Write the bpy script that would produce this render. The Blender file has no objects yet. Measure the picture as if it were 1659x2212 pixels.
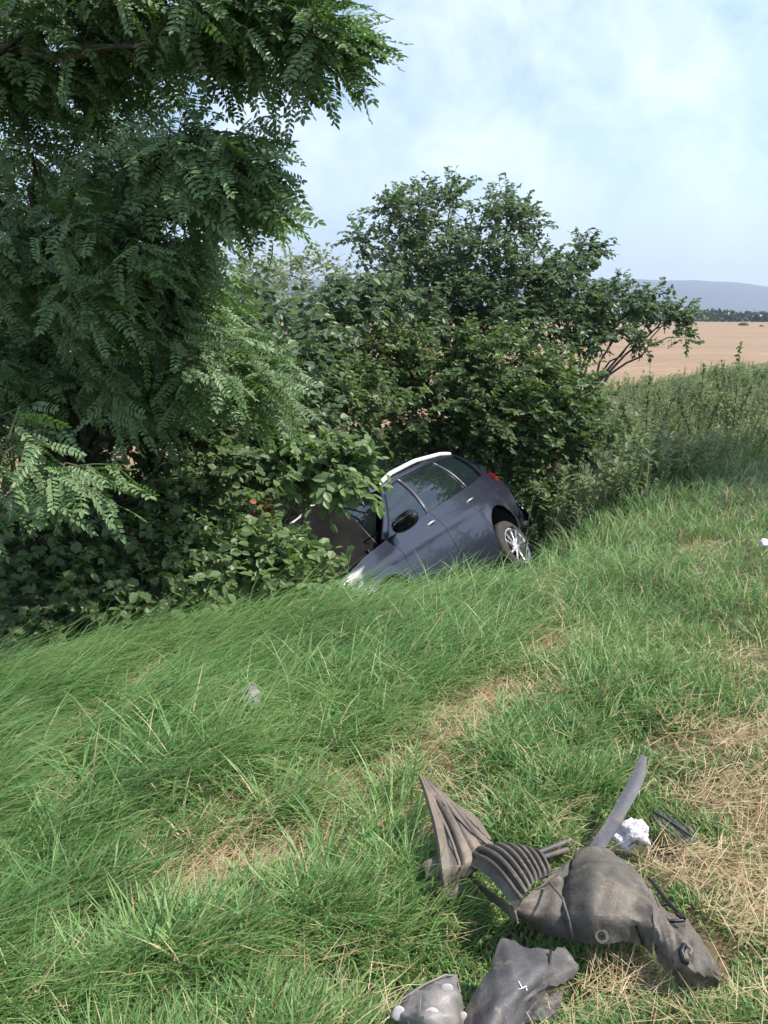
import bpy, bmesh, math, random
import numpy as np
from mathutils import Vector, Matrix, Euler
RNG = np.random.default_rng(7); random.seed(7)
C = bpy.context.scene.collection
sc = bpy.context.scene
R = math.radians

# ------------------------------------------------------------------ camera
CAM = np.array([0, 0, 1.6]); PITCH = R(12.8); FPX = 852.0
cd = bpy.data.cameras.new('camera'); cam = bpy.data.objects.new('camera', cd); C.objects.link(cam)
cam.location = CAM; cam.rotation_euler = (R(90) - PITCH, 0, 0)
cd.sensor_fit = 'VERTICAL'; cd.sensor_height = 24; cd.sensor_width = 18; cd.lens = FPX / 1024 * 24
cd.clip_start = 0.05; cd.clip_end = 20000
sc.camera = cam
# ------------------------------------------------------------------ world and sun
HAZE = 2.3e-4
SUN_EL, SUN_AZ = R(52), R(92)          # azimuth measured from +Y (view direction) towards +X
w = bpy.data.worlds.new('World'); sc.world = w; w.use_nodes = True
nt = w.node_tree; nt.nodes.clear()
def N(t, typ, **kw):
    n = t.nodes.new(typ)
    for k, v in kw.items():
        if k.startswith('i_'):
            n.inputs[int(k[2:]) if k[2:].isdigit() else k[2:].replace('_', ' ')].default_value = v
        else: setattr(n, k, v)
    return n
out = N(nt, 'ShaderNodeOutputWorld'); bg = N(nt, 'ShaderNodeBackground'); bg.inputs[1].default_value = 0.12
sky = N(nt, 'ShaderNodeTexSky', sky_type='NISHITA', sun_disc=False, sun_elevation=SUN_EL, sun_rotation=SUN_AZ, air_density=1.0, dust_density=0.7, ozone_density=1.0, altitude=100)
geo = N(nt, 'ShaderNodeTexCoord'); sep = N(nt, 'ShaderNodeSeparateXYZ'); nt.links.new(geo.outputs['Generated'], sep.inputs[0])
# direction projected onto a high cloud layer
zc = N(nt, 'ShaderNodeMath', operation='MAXIMUM', i_1=0.0); nt.links.new(sep.outputs[2], zc.inputs[0])
za = N(nt, 'ShaderNodeMath', operation='ADD', i_1=0.16); nt.links.new(zc.outputs[0], za.inputs[0])
dv = N(nt, 'ShaderNodeVectorMath', operation='DIVIDE'); cmb = N(nt, 'ShaderNodeCombineXYZ')
for i in range(3): nt.links.new(za.outputs[0], cmb.inputs[i])
nt.links.new(geo.outputs['Generated'], dv.inputs[0]); nt.links.new(cmb.outputs[0], dv.inputs[1])
mp = N(nt, 'ShaderNodeMapping'); mp.inputs['Scale'].default_value = (0.8, 2.4, 0.0); mp.inputs['Location'].default_value = (3.1, 1.35, 0); mp.inputs['Rotation'].default_value = (0, 0, R(-8))
nt.links.new(dv.outputs[0], mp.inputs[0])
no = N(nt, 'ShaderNodeTexNoise', i_Scale=1.1, i_Detail=9.0, i_Roughness=0.58, i_Distortion=0.35); nt.links.new(mp.outputs[0], no.inputs['Vector'])
cr = N(nt, 'ShaderNodeValToRGB'); cr.color_ramp.elements[0].position = 0.50; cr.color_ramp.elements[0].color = (0, 0, 0, 1)
cr.color_ramp.elements[1].position = 0.72; cr.color_ramp.elements[1].color = (1, 1, 1, 1); nt.links.new(no.outputs['Fac'], cr.inputs[0])
cm = N(nt, 'ShaderNodeMath', operation='MULTIPLY', i_1=0.28); nt.links.new(cr.outputs[0], cm.inputs[0])
cab = N(nt, 'ShaderNodeMath', operation='ADD', i_1=0.06); nt.links.new(cm.outputs[0], cab.inputs[0])
_D0 = Vector((0.150, 0.945, 0.286)).normalized()                       # where the one fair cloud stands
cs_ = N(nt, 'ShaderNodeVectorMath', operation='SUBTRACT'); cs_.inputs[1].default_value = _D0; nt.links.new(geo.outputs['Generated'], cs_.inputs[0])
cq_ = N(nt, 'ShaderNodeVectorMath', operation='MULTIPLY'); cq_.inputs[1].default_value = (4.5, 6, 17); nt.links.new(cs_.outputs[0], cq_.inputs[0])
cn_ = N(nt, 'ShaderNodeTexNoise', i_Scale=9.0, i_Detail=8.0, i_Roughness=.6, i_Distortion=.4); nt.links.new(geo.outputs['Generated'], cn_.inputs['Vector'])
cl_ = N(nt, 'ShaderNodeVectorMath', operation='LENGTH'); nt.links.new(cq_.outputs[0], cl_.inputs[0])
cw_ = N(nt, 'ShaderNodeMath', operation='MULTIPLY_ADD', i_1=-1.7, i_2=.85); nt.links.new(cn_.outputs['Fac'], cw_.inputs[0])
cx_ = N(nt, 'ShaderNodeMath', operation='ADD'); nt.links.new(cw_.outputs[0], cx_.inputs[0]); nt.links.new(cl_.outputs[0], cx_.inputs[1])
cy_ = N(nt, 'ShaderNodeMapRange'); cy_.inputs[1].default_value = .95; cy_.inputs[2].default_value = -.2; cy_.inputs[3].default_value = 0; cy_.inputs[4].default_value = .85; nt.links.new(cx_.outputs[0], cy_.inputs[0])
cab2 = N(nt, 'ShaderNodeMath', operation='MAXIMUM'); nt.links.new(cab.outputs[0], cab2.inputs[0]); nt.links.new(cy_.outputs[0], cab2.inputs[1]); cab = cab2
mx = N(nt, 'ShaderNodeMix', data_type='RGBA'); mx.inputs[7].default_value = (8.2, 8.5, 9.1, 1)
hsv = N(nt, 'ShaderNodeHueSaturation', i_Hue=.5, i_Saturation=1.32, i_Value=.98); nt.links.new(sky.outputs[0], hsv.inputs['Color']); nt.links.new(cab.outputs[0], mx.inputs[0]); nt.links.new(hsv.outputs[0], mx.inputs[6]); nt.links.new(mx.outputs[2], bg.inputs[0]); nt.links.new(bg.outputs[0], out.inputs[0])
sd = bpy.data.lights.new('sun', 'SUN'); sun = bpy.data.objects.new('sun', sd); C.objects.link(sun)
sd.energy = 4.9; sd.angle = R(0.6); sd.color = (1.0, 0.93, 0.84)
sdir = Vector((math.sin(SUN_AZ) * math.cos(SUN_EL), math.cos(SUN_AZ) * math.cos(SUN_EL), math.sin(SUN_EL)))
sun.rotation_euler = sdir.to_track_quat('Z', 'Y').to_euler(); sun.location = (20, 20, 40)
vs = sc.view_settings; vs.view_transform = 'Standard'; vs.look = 'None'; vs.exposure = 0.8; vs.gamma = 1; vs.use_curve_mapping = False
sc.render.engine = 'CYCLES'; sc.cycles.max_bounces = 6; sc.cycles.transparent_max_bounces = 8; sc.cycles.volume_bounces = 0
try: sc.cycles.use_denoising = True
except Exception: pass

# ------------------------------------------------------------------ pixel -> world (pixels of a 1659 x 2212 view of the photograph)
K = 768 / 1659
FW = np.array([0, math.cos(PITCH), -math.sin(PITCH)]); UP = np.array([0, math.sin(PITCH), math.cos(PITCH)]); RT = np.array([1., 0, 0])
def ray(px, py): return FW + RT * ((px * K - 384) / FPX) + UP * ((512 - py * K) / FPX)
def at(px, py, depth): return CAM + ray(px, py) * depth
def proj(P):
    d = np.asarray(P) - CAM; z = d @ FW
    return (384 + FPX * (d @ RT) / z) / K, (512 - FPX * (d @ UP) / z) / K, z

# ------------------------------------------------------------------ terrain
DN = np.array([-0.81, 0.585]); DT = np.array([0.585, 0.81])       # across the ditch / along the verge
_u = np.linspace(-60, 60, 6001)
_z = np.interp(_u, [-60, -3, 0, 1.5, 2.3, 2.9, 3.5, 4.0, 5.2, 5.8, 6.5, 7.6, 8.6, 11, 60], [.05, .03, 0, -.05, -.14, -.31, -.78, -1.2, -2.1, -2.25, -2.05, -.95, -.5, -.3, -.3])
_k = np.hanning(25); _k /= _k.sum(); _zs = np.convolve(np.pad(_z, 12, 'edge'), _k, 'valid')
def ST(x, y): return x * DN[0] + y * DN[1], x * DT[0] + y * DT[1]
def XY(s, t):
    det = DN[0] * DT[1] - DN[1] * DT[0]
    return (s * DT[1] - t * DN[1]) / det, (DN[0] * t - DT[0] * s) / det
def ground(x, y):
    x = np.asarray(x, float); y = np.asarray(y, float); s, t = ST(x, y)
    b = np.interp(t, [-4, 0, 3, 4.2, 5.2, 6.3, 8.5, 11, 20], [2.2, 1.9, 1.3, .7, .2, -.45, .1, 0, -.2])
    z = np.interp(s - b, _u, _zs)
    m = np.clip(1.2 - np.abs(t - 10) / 40, 0, 1)
    z = z + m * (.030 * np.sin(2.1 * x + .7) * np.sin(1.7 * y + 1.1) + .016 * np.sin(5.3 * x + 2 * y) + .010 * np.sin(9.1 * y - 4 * x))
    return z
def hit(px, py, lift=0.0):
    d = ray(px, py); k = np.arange(1.2, 60, .01); P = CAM + d * k[:, None]
    g = P[:, 2] - ground(P[:, 0], P[:, 1]) - lift; i = np.argmax(g < 0)
    return P[i] if g[i] < 0 else P[-1]
def hits(px, py, kmax=40, n=170):
    D = FW + RT * ((px[:, None] * K - 384) / FPX) + UP * ((512 - py[:, None] * K) / FPX)
    ks = 1.2 * (kmax / 1.2) ** np.linspace(0, 1, n); live = np.arange(len(px)); hi = np.zeros(len(px)); lo = np.zeros(len(px)); prev = ks[0]
    for k in ks:
        P = CAM + D[live] * k; b = P[:, 2] < ground(P[:, 0], P[:, 1]); hi[live[b]] = k; lo[live[b]] = prev; live = live[~b]; prev = k
    done = hi > 0
    for _ in range(7):
        mid = (lo + hi) / 2; P = CAM + D * mid[:, None]; b = P[:, 2] < ground(P[:, 0], P[:, 1]); hi = np.where(b, mid, hi); lo = np.where(b, lo, mid)
    return CAM + D * hi[:, None], done

# ------------------------------------------------------------------ materials
MATS = {}
def mat(name):
    m = bpy.data.materials.new(name); m.use_nodes = True; m.node_tree.nodes.clear(); MATS[name] = m
    o = N(m.node_tree, 'ShaderNodeOutputMaterial'); return m, m.node_tree, o
def simple(name, col, rough=.5, metal=0, noise=.15, scale=8, bump=0.0, spec=.5, coat=0, alpha=1, col2=None, emis=None):
    m, t, o = mat(name); p = N(t, 'ShaderNodeBsdfPrincipled'); t.links.new(p.outputs[0], o.inputs[0])
    tc = N(t, 'ShaderNodeTexCoord'); n = N(t, 'ShaderNodeTexNoise', i_Scale=scale, i_Detail=6.0, i_Roughness=.6); t.links.new(tc.outputs['Object'], n.inputs['Vector'])
    c2 = col2 if col2 else tuple(max(0, c * (1 - noise * 2)) for c in col)
    r = N(t, 'ShaderNodeValToRGB'); r.color_ramp.elements[0].position = .36; r.color_ramp.elements[1].position = .64
    r.color_ramp.elements[0].color = (*c2, 1); r.color_ramp.elements[1].color = (*col, 1)
    t.links.new(n.outputs['Fac'], r.inputs[0]); t.links.new(r.outputs[0], p.inputs['Base Color'])
    p.inputs['Roughness'].default_value = rough; p.inputs['Metallic'].default_value = metal; p.inputs['Specular IOR Level'].default_value = spec
    p.inputs['Coat Weight'].default_value = coat; p.inputs['Alpha'].default_value = alpha
    if bump:
        b = N(t, 'ShaderNodeBump', i_Strength=bump, i_Distance=.01); n2 = N(t, 'ShaderNodeTexNoise', i_Scale=scale * 4, i_Detail=5.0); t.links.new(tc.outputs['Object'], n2.inputs['Vector'])
        t.links.new(n2.outputs['Fac'], b.inputs['Height']); t.links.new(b.outputs[0], p.inputs['Normal'])
    return m
def leafmat(name, cols, back=None, rough=.5, trans=.3, spec=.35):
    """cols: three colours picked by the per-leaf 'tint' attribute; back: colour of the underside"""
    m, t, o = mat(name); a = N(t, 'ShaderNodeAttribute', attribute_name='tint')
    r = N(t, 'ShaderNodeValToRGB'); e = r.color_ramp.elements; e[0].position = 0; e[0].color = (*cols[0], 1); e[1].position = 1; e[1].color = (*cols[-1], 1)
    for i, c in enumerate(cols[1:-1]):
        x = e.new((i + 1) / (len(cols) - 1)); x.color = (*c, 1)
    t.links.new(a.outputs['Fac'], r.inputs[0]); col = r.outputs[0]
    if back:
        g = N(t, 'ShaderNodeNewGeometry'); mx = N(t, 'ShaderNodeMix', data_type='RGBA'); mx.inputs[7].default_value = (*back, 1)
        bm_ = N(t, 'ShaderNodeMath', operation='MULTIPLY', i_1=.75); t.links.new(g.outputs['Backfacing'], bm_.inputs[0])
        t.links.new(bm_.outputs[0], mx.inputs[0]); t.links.new(col, mx.inputs[6]); col = mx.outputs[2]
    p = N(t, 'ShaderNodeBsdfPrincipled'); p.inputs['Roughness'].default_value = rough; p.inputs['Specular IOR Level'].default_value = spec
    t.links.new(col, p.inputs['Base Color'])
    tr = N(t, 'ShaderNodeBsdfTranslucent'); hs = N(t, 'ShaderNodeHueSaturation', i_Hue=.485, i_Saturation=1.1, i_Value=1.3); t.links.new(col, hs.inputs['Color']); t.links.new(hs.outputs[0], tr.inputs[0])
    ms = N(t, 'ShaderNodeMixShader', i_0=trans); t.links.new(p.outputs[0], ms.inputs[1]); t.links.new(tr.outputs[0], ms.inputs[2]); t.links.new(ms.outputs[0], o.inputs[0])
    return m

locust_leaf = leafmat('locust_leaf', [(.050, .115, .028), (.088, .185, .044), (.16, .27, .075)], back=(.17, .25, .12), rough=.45, trans=.33)
bush_leaf = leafmat('bush_leaf', [(.056, .120, .030), (.105, .195, .048), (.21, .30, .08)], back=(.09, .13, .06), rough=.45, trans=.34)
mid_leaf = leafmat('mid_leaf', [(.068, .130, .055), (.120, .205, .080), (.25, .31, .12)], back=(.09, .13, .08), rough=.45, trans=.34)
fresh_leaf = leafmat('fresh_leaf', [(.075, .15, .035), (.13, .23, .055), (.22, .32, .09)], back=(.15, .22, .10), rough=.45, trans=.35)
weed_leaf = leafmat('weed_leaf', [(.12, .20, .07), (.20, .30, .11), (.38, .40, .19)], back=(.12, .15, .09), rough=.55, trans=.3)
dead_leaf = leafmat('dead_leaf', [(.25, .07, .03), (.32, .12, .05), (.3, .15, .06)], rough=.7, trans=.2)
grass_mat = leafmat('grass_blade', [(.070, .150, .046), (.122, .245, .072), (.235, .37, .12), (.46, .38, .22)], rough=.5, trans=.3, spec=.4)
straw_mat = leafmat('straw_blade', [(.22, .15, .08), (.40, .30, .17), (.60, .50, .33)], rough=.7, trans=.1, spec=.2)
bark = simple('bark', (.10, .085, .065), .9, noise=.25, scale=18, bump=.6)
twig_m = simple('twig', (.07, .075, .035), .8, noise=.2, scale=20)
dry_twig = simple('dry_twig', (.24, .17, .09), .8, noise=.25, scale=20)

m, t, o = mat('verge_soil'); p = N(t, 'ShaderNodeBsdfPrincipled', i_Roughness=.95); t.links.new(p.outputs[0], o.inputs[0])
tc = N(t, 'ShaderNodeNewGeometry'); n1 = N(t, 'ShaderNodeTexNoise', i_Scale=1.6, i_Detail=8.0, i_Roughness=.7); n2 = N(t, 'ShaderNodeTexNoise', i_Scale=45.0, i_Detail=6.0, i_Roughness=.7)
for n in (n1, n2): t.links.new(tc.outputs['Position'], n.inputs['Vector'])
r1 = N(t, 'ShaderNodeValToRGB'); e = r1.color_ramp.elements; e[0].position = .3; e[0].color = (.035, .042, .018, 1); e[1].position = .7; e[1].color = (.11, .10, .045, 1); t.links.new(n2.outputs['Fac'], r1.inputs[0])
r2 = N(t, 'ShaderNodeValToRGB'); e = r2.color_ramp.elements; e[0].position = .3; e[0].color = (.13, .08, .035, 1); e[1].position = .72; e[1].color = (.33, .23, .12, 1); t.links.new(n2.outputs['Fac'], r2.inputs[0])
da = N(t, 'ShaderNodeAttribute', attribute_name='dry'); mx = N(t, 'ShaderNodeMix', data_type='RGBA'); t.links.new(da.outputs['Fac'], mx.inputs[0]); t.links.new(r1.outputs[0], mx.inputs[6]); t.links.new(r2.outputs[0], mx.inputs[7])
t.links.new(mx.outputs[2], p.inputs['Base Color']); bp = N(t, 'ShaderNodeBump', i_Strength=.9, i_Distance=.02); t.links.new(n2.outputs['Fac'], bp.inputs['Height']); t.links.new(bp.outputs[0], p.inputs['Normal'])
soil = m
m, t, o = mat('stubble'); p = N(t, 'ShaderNodeBsdfPrincipled', i_Roughness=.95); t.links.new(p.outputs[0], o.inputs[0])
tc = N(t, 'ShaderNodeNewGeometry'); mpg = N(t, 'ShaderNodeMapping'); mpg.inputs['Scale'].default_value = (.02, .16, 1); mpg.inputs['Rotation'].default_value = (0, 0, R(-12)); t.links.new(tc.outputs['Position'], mpg.inputs[0])
n1 = N(t, 'ShaderNodeTexNoise', i_Scale=1.0, i_Detail=9.0, i_Roughness=.72); t.links.new(mpg.outputs[0], n1.inputs['Vector'])
n2 = N(t, 'ShaderNodeTexNoise', i_Scale=2.2, i_Detail=8.0, i_Roughness=.8); t.links.new(tc.outputs['Position'], n2.inputs['Vector'])
ad = N(t, 'ShaderNodeMath', operation='ADD'); t.links.new(n1.outputs['Fac'], ad.inputs[0]); t.links.new(n2.outputs['Fac'], ad.inputs[1])
r1 = N(t, 'ShaderNodeValToRGB'); e = r1.color_ramp.elements; e[0].position = .40; e[0].color = (.165, .108, .062, 1); e[1].position = .62; e[1].color = (.30, .205, .125, 1)
hf = N(t, 'ShaderNodeMath', operation='MULTIPLY', i_1=.5); t.links.new(ad.outputs[0], hf.inputs[0]); t.links.new(hf.outputs[0], r1.inputs[0]); t.links.new(r1.outputs[0], p.inputs['Base Color'])
stubble = m
hill_m = simple('hill_woods', (.030, .045, .045), .95, noise=.2, scale=.004)

# ------------------------------------------------------------------ object helpers
def link(o, parent=None):
    C.objects.link(o)
    if parent: o.parent = parent
    return o
def tag(o, label=None, cat=None, group=None, kind=None):
    if label: o['label'] = label
    if cat: o['category'] = cat
    if group: o['group'] = group
    if kind: o['kind'] = kind
    return o
def empty(name, loc, label=None, cat=None, group=None):
    o = bpy.data.objects.new(name, None); o.location = loc; o.empty_display_size = .1; C.objects.link(o); return tag(o, label, cat, group)
def mesh_np(name, V, F, m, smooth=False, attrs=None):
    """V (n,3), F list of (k,4) or (k,3) arrays"""
    me = bpy.data.meshes.new(name); F = [f for f in F if len(f)]
    V = np.ascontiguousarray(V, np.float32); me.vertices.add(len(V)); me.vertices.foreach_set('co', V.ravel())
    loops = np.concatenate([f.ravel() for f in F]).astype(np.int32); cnt = np.concatenate([np.full(len(f), f.shape[1], np.int32) for f in F])
    me.loops.add(len(loops)); me.loops.foreach_set('vertex_index', loops)
    me.polygons.add(len(cnt)); me.polygons.foreach_set('loop_start', np.concatenate([[0], np.cumsum(cnt)[:-1]]).astype(np.int32))
    me.polygons.foreach_set('use_smooth', np.full(len(cnt), smooth))
    for k, a in (attrs or {}).items():
        at_ = me.attributes.new(k, 'FLOAT', 'POINT'); at_.data.foreach_set('value', np.ascontiguousarray(a, np.float32))
    me.update(calc_edges=True); me.validate(); me.materials.append(m); return me
def frames(X, Nn):
    X = X / (np.linalg.norm(X, axis=1, keepdims=True) + 1e-9); Y = np.cross(Nn, X); Y /= (np.linalg.norm(Y, axis=1, keepdims=True) + 1e-9); Z = np.cross(X, Y)
    return np.stack([X, Y, Z], 2)
def bake(tpl, M, P, S):
    """copies of template (V, [F...]) at frames M, positions P, scales S"""
    V, F = tpl; n = len(P); W = np.einsum('nij,vj->nvi', M * S[:, None, None], V) + P[:, None, :]
    off = (np.arange(n) * len(V))[:, None, None]
    return W.reshape(-1, 3), [(f[None] + off).reshape(-1, f.shape[1]) for f in F]
def merge(parts):
    Vs, Fs, o = [], {}, 0
    for V, F in parts:
        Vs.append(V)
        for f in F:
            if len(f): Fs.setdefault(f.shape[1], []).append(f + o)
        o += len(V)
    return np.concatenate(Vs), [np.concatenate(v) for v in Fs.values()]
def tubes(segs, sides=4):
    """segs: list of (points (n,3), radii (n,)) -> V, F"""
    parts = []
    for P, r in segs:
        P = np.asarray(P, float); T = np.gradient(P, axis=0); T /= (np.linalg.norm(T, axis=1, keepdims=True) + 1e-9)
        a = np.cross(T, [0.31, 0.2, 0.93]); a /= (np.linalg.norm(a, axis=1, keepdims=True) + 1e-9); b = np.cross(T, a)
        th = np.arange(sides) * 2 * math.pi / sides
        V = P[:, None] + (a[:, None] * np.cos(th)[None, :, None] + b[:, None] * np.sin(th)[None, :, None]) * np.asarray(r)[:, None, None]
        n = len(P); i, j = np.meshgrid(np.arange(n - 1), np.arange(sides), indexing='ij'); i = i.ravel(); j = j.ravel(); j2 = (j + 1) % sides
        F = np.stack([i * sides + j, i * sides + j2, (i + 1) * sides + j2, (i + 1) * sides + j], 1)
        parts.append((V.reshape(-1, 3), [F]))
    return merge(parts)
def curve(P0, P1, sag=(0, 0, 0), n=6, wob=.03):
    u = np.linspace(0, 1, n)[:, None]; P0 = np.asarray(P0, float); P1 = np.asarray(P1, float); L = np.linalg.norm(P1 - P0)
    P = P0 * (1 - u) + P1 * u + np.asarray(sag, float) * (4 * u * (1 - u)); P[1:-1] += RNG.normal(0, wob * L, (n - 2, 3)); return P
def obj(name, V, F, m, parent=None, smooth=False, attrs=None, kind=None):
    o = bpy.data.objects.new(name, mesh_np(name, V, F, m, smooth, attrs)); link(o, parent)
    if kind: o['kind'] = kind
    return o

# ------------------------------------------------------------------ ground
def axis(lo, hi, step, far, grow=1.28):
    a = list(np.arange(lo, hi + 1e-6, step)); d = step
    while a[-1] < far: d *= grow; a.append(a[-1] + d)
    d = step; b = [lo]
    while b[-1] > -far: d *= grow; b.append(b[-1] - d)
    return np.array(b[1:][::-1] + a)
PATCH = [  # dry straw patches: centre, half width, half height, tilt (1659 px), strength
    (1180, 1400, 70, 24, -.2, .9), (1010, 1535, 120, 45, -.3, 1), (1130, 1500, 80, 30, 0, .6), (800, 1680, 120, 42, -.5, .9), (700, 1720, 80, 40, 0, .7), (440, 1910, 110, 55, -.3, 1), (200, 2060, 110, 50, -.5, 1),
    (270, 1480, 150, 22, -.45, .9), (110, 1585, 110, 22, -.5, .9), (20, 1660, 50, 20, -.5, .8), (1600, 1600, 120, 45, -.1, .8), (500, 1760, 130, 40, -.4, .7), (330, 1830, 90, 40, -.5, .6), (880, 1620, 90, 40, -.3, .8), (700, 1850, 140, 55, -.3, .9), (60, 1760, 100, 36, -.6, .8), (560, 1880, 110, 45, -.4, .85), (120, 2110, 120, 50, -.5, .85), (980, 1600, 110, 40, -.3, .8), (960, 1780, 80, 40, -.3, .6), (1560, 1730, 110, 60, 0, .65), (1500, 1880, 110, 55, 0, .6), (1640, 1840, 80, 120, 0, .6),
    (1500, 1190, 50, 12, 0, .7), (960, 1680, 60, 60, 0, .7), (1560, 2000, 110, 90, 0, .5), (1350, 2160, 200, 60, 0, .45), (620, 1850, 100, 40, 0, .5), (60, 2160, 60, 40, 0, .6), (1150, 1235, 40, 25, 0, .5), (1620, 1440, 70, 25, 0, .6), (900, 1790, 60, 30, 0, .5)]
_PW = []
for (px, py, rx, ry, tl, st) in PATCH:
    kk = 1.4 if (py > 1700 and px < 1200) else 1.1; rx *= kk; ry *= kk; c = hit(px, py)[:2]; a = hit(px + rx * math.cos(tl), py + rx * math.sin(tl))[:2] - c; b = hit(px, py + ry)[:2] - c
    _PW.append((c, np.linalg.inv(np.stack([a, b], 1)), st))
_DB = [(hit(px, py)[:2], r_) for px, py, r_ in ((950, 1800, .05), (960, 1860, .06), (1010, 1900, .07), (1080, 1940, .09), (1150, 1990, .1), (1230, 1990, .12), (1320, 1990, .12), (1400, 2010, .10), (1460, 2060, .08), (1520, 2110, .06), (1110, 2100, .09), (1070, 2170, .09), (1170, 2120, .06), (930, 2170, .08), (1350, 1780, .04), (1364, 1820, .05), (1455, 1800, .05), (1310, 1830, .04))]
def debris(x, y):   # metres to the nearest piece of torn plastic lying on the grass
    return np.min([np.hypot(x - c[0], y - c[1]) - r_ for c, r_ in _DB], axis=0)
def dryness(x, y):
    d = np.zeros(np.shape(x))
    for c, I, st in _PW:
        q = np.stack([x - c[0], y - c[1]], -1) @ I.T; r = np.sqrt((q ** 2).sum(-1)) + .25 * np.sin(7 * x + 3 * y) * np.sin(9 * y - 2 * x)
        d = np.maximum(d, st * np.clip(1.55 - r * 1.0, 0, 1))
    return d * np.clip(.45 + 1.4 * (.5 + .5 * np.sin(17 * x + 11 * y + 2 * np.sin(13 * y)) * np.sin(15 * y - 9 * x + 2 * np.sin(19 * x))), 0, 1)
sa = axis(-7, 14, .13, 4300); ta = axis(-7, 34, .15, 4300)
Sg, Tg = np.meshgrid(sa, ta, indexing='ij'); X, Y = XY(Sg, Tg); Zg = ground(X, Y)
Zg = Zg + np.where(Sg < 6, .012 * np.sin(23 * X + 5 * Y) * np.sin(19 * Y), 0)
Vg = np.stack([X, Y, Zg], -1).reshape(-1, 3); nT = len(ta); cut = int(np.searchsorted(sa, 9.2))
def gridF(i0, i1):
    i, j = np.meshgrid(np.arange(i0, i1), np.arange(nT - 1), indexing='ij'); i = i.ravel(); j = j.ravel()
    return np.stack([i * nT + j, i * nT + j + 1, (i + 1) * nT + j + 1, (i + 1) * nT + j], 1)
def sub(V, F, a):
    u, inv = np.unique(F.ravel(), return_inverse=True); return V[u], [inv.reshape(F.shape)], a[u]
dry = dryness(Vg[:, 0], Vg[:, 1])
for nm, f, m_ in (('ground', gridF(0, cut), soil), ('field', gridF(cut, len(sa) - 1), stubble)):
    v, F, a = sub(Vg, f, dry); obj(nm, v, F, m_, smooth=True, attrs={'dry': a}, kind='structure')

# hills on the horizon (real ridges with depth, several kilometres away)
def ridge(name, dist, prof, depth=900):
    az = np.linspace(-34, 34, 220); rows = []
    h = .86 * np.interp(az, [p_[0] for p_ in prof], [p_[1] for p_ in prof]) + .03 * np.sin(az * .9) + .012 * np.sin(az * 2.3 + 1) + RNG.normal(0, .008, 220)
    for k, f in ((0, 0.0), (.3, .55), (.6, .85), (1, 1.0), (1.6, .6), (2.2, 0)):
        D = dist + depth * k; zz = np.tan(np.radians(h)) * (dist + depth) * f
        rows.append(np.stack([np.sin(np.radians(az)) * D, np.cos(np.radians(az)) * D, zz - 3], 1))
    V = np.concatenate(rows); n = len(az); i, j = np.meshgrid(np.arange(len(rows) - 1), np.arange(n - 1), indexing='ij'); i = i.ravel(); j = j.ravel()
    obj(name, V, [np.stack([i * n + j, i * n + j + 1, (i + 1) * n + j + 1, (i + 1) * n + j], 1)], hill_m, smooth=True, kind='structure')
ridge('hills', 4200, [(-34, 3.0), (-5, 2.9), (2, 2.8), (14, 2.9), (17, 2.75), (19.5, 2.75), (21.5, 2.55), (23.5, 2.2), (26, 1.4), (34, .9)])

# ------------------------------------------------------------------ leaves
def oval(L, W, fold=.25, x0=0):
    V = np.array([[0, 0, 0], [.3 * L, W, fold * W], [.72 * L, .85 * W, fold * W], [L, 0, -.03 * L], [.72 * L, -.85 * W, fold * W], [.3 * L, -W, fold * W]], float)
    V[:, 0] += x0; return V, np.array([[0, 1, 2, 3], [0, 3, 4, 5]])
def pinnate(npair, L, ll, lw, sweep, droop):
    """compound locust leaf along +X: paired oval leaflets on a thin curved midrib"""
    parts = []; xs = np.linspace(.16, .93, npair) * L
    zc = lambda x: -droop * (x / L) ** 2 * L
    for i, x in enumerate(xs):
        k = (1 - .25 * abs(i / (npair - 1) - .45)) * (.9 + .2 * RNG.random())
        for sd_ in (1, -1):
            V, F = oval(ll * k, lw * k, .3); a = sd_ * R(68) + sweep + RNG.normal(0, .12); c, s_ = math.cos(a), math.sin(a); tilt = RNG.normal(.1, .25) * sd_
            V = V @ np.array([[1, 0, 0], [0, math.cos(tilt), -math.sin(tilt)], [0, math.sin(tilt), math.cos(tilt)]]).T
            V = V @ np.array([[c, -s_, 0], [s_, c, 0], [0, 0, 1]]).T + [x, 0, zc(x)]; V[:, 2] -= .18 * np.hypot(V[:, 0] - x, V[:, 1]); parts.append((V, [F]))
    V, F = oval(ll, lw); V = V + [L * .95, 0, zc(L)]; parts.append((V, [F]))
    q = np.linspace(0, L, 4); V = np.concatenate([np.stack([q, q * 0 + w_, [zc(x) for x in q]], 1) for w_ in (-.0012, .0012)])
    parts.append((V, [np.array([[i, i + 1, i + 5, i + 4] for i in range(3)])])); return merge(parts)
LOCUST = [pinnate(8, .25, .047, .0105, s_, d_) for s_, d_ in ((0, .1), (.35, .18), (-.4, .22), (.55, .12), (.1, .3))]
BLADE4 = lambda W=.42: oval(1, W, .35)
def pair(tp): return (tp[0], [tp[1]])
OVATE = [pair(oval(1, .30, .35)), pair(oval(1, .36, .2)), pair(oval(1, .26, .5))]
def lobed():
    V = np.array([[0, 0, 0], [.25, .30, .06], [.45, .55, .03], [.55, .25, .08], [1, 0, -.1], [.55, -.25, .08], [.45, -.55, .03], [.25, -.30, .06]], float)
    return V, [np.array([[0, 1, 2, 3], [0, 5, 6, 7], [0, 3, 4, 5]])]
LOBED = [lobed(), pair(oval(1, .40, .25))]
LEAFMESH = {}
def unit(v): return v / (np.linalg.norm(v, axis=-1, keepdims=True) + 1e-9)
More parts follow.
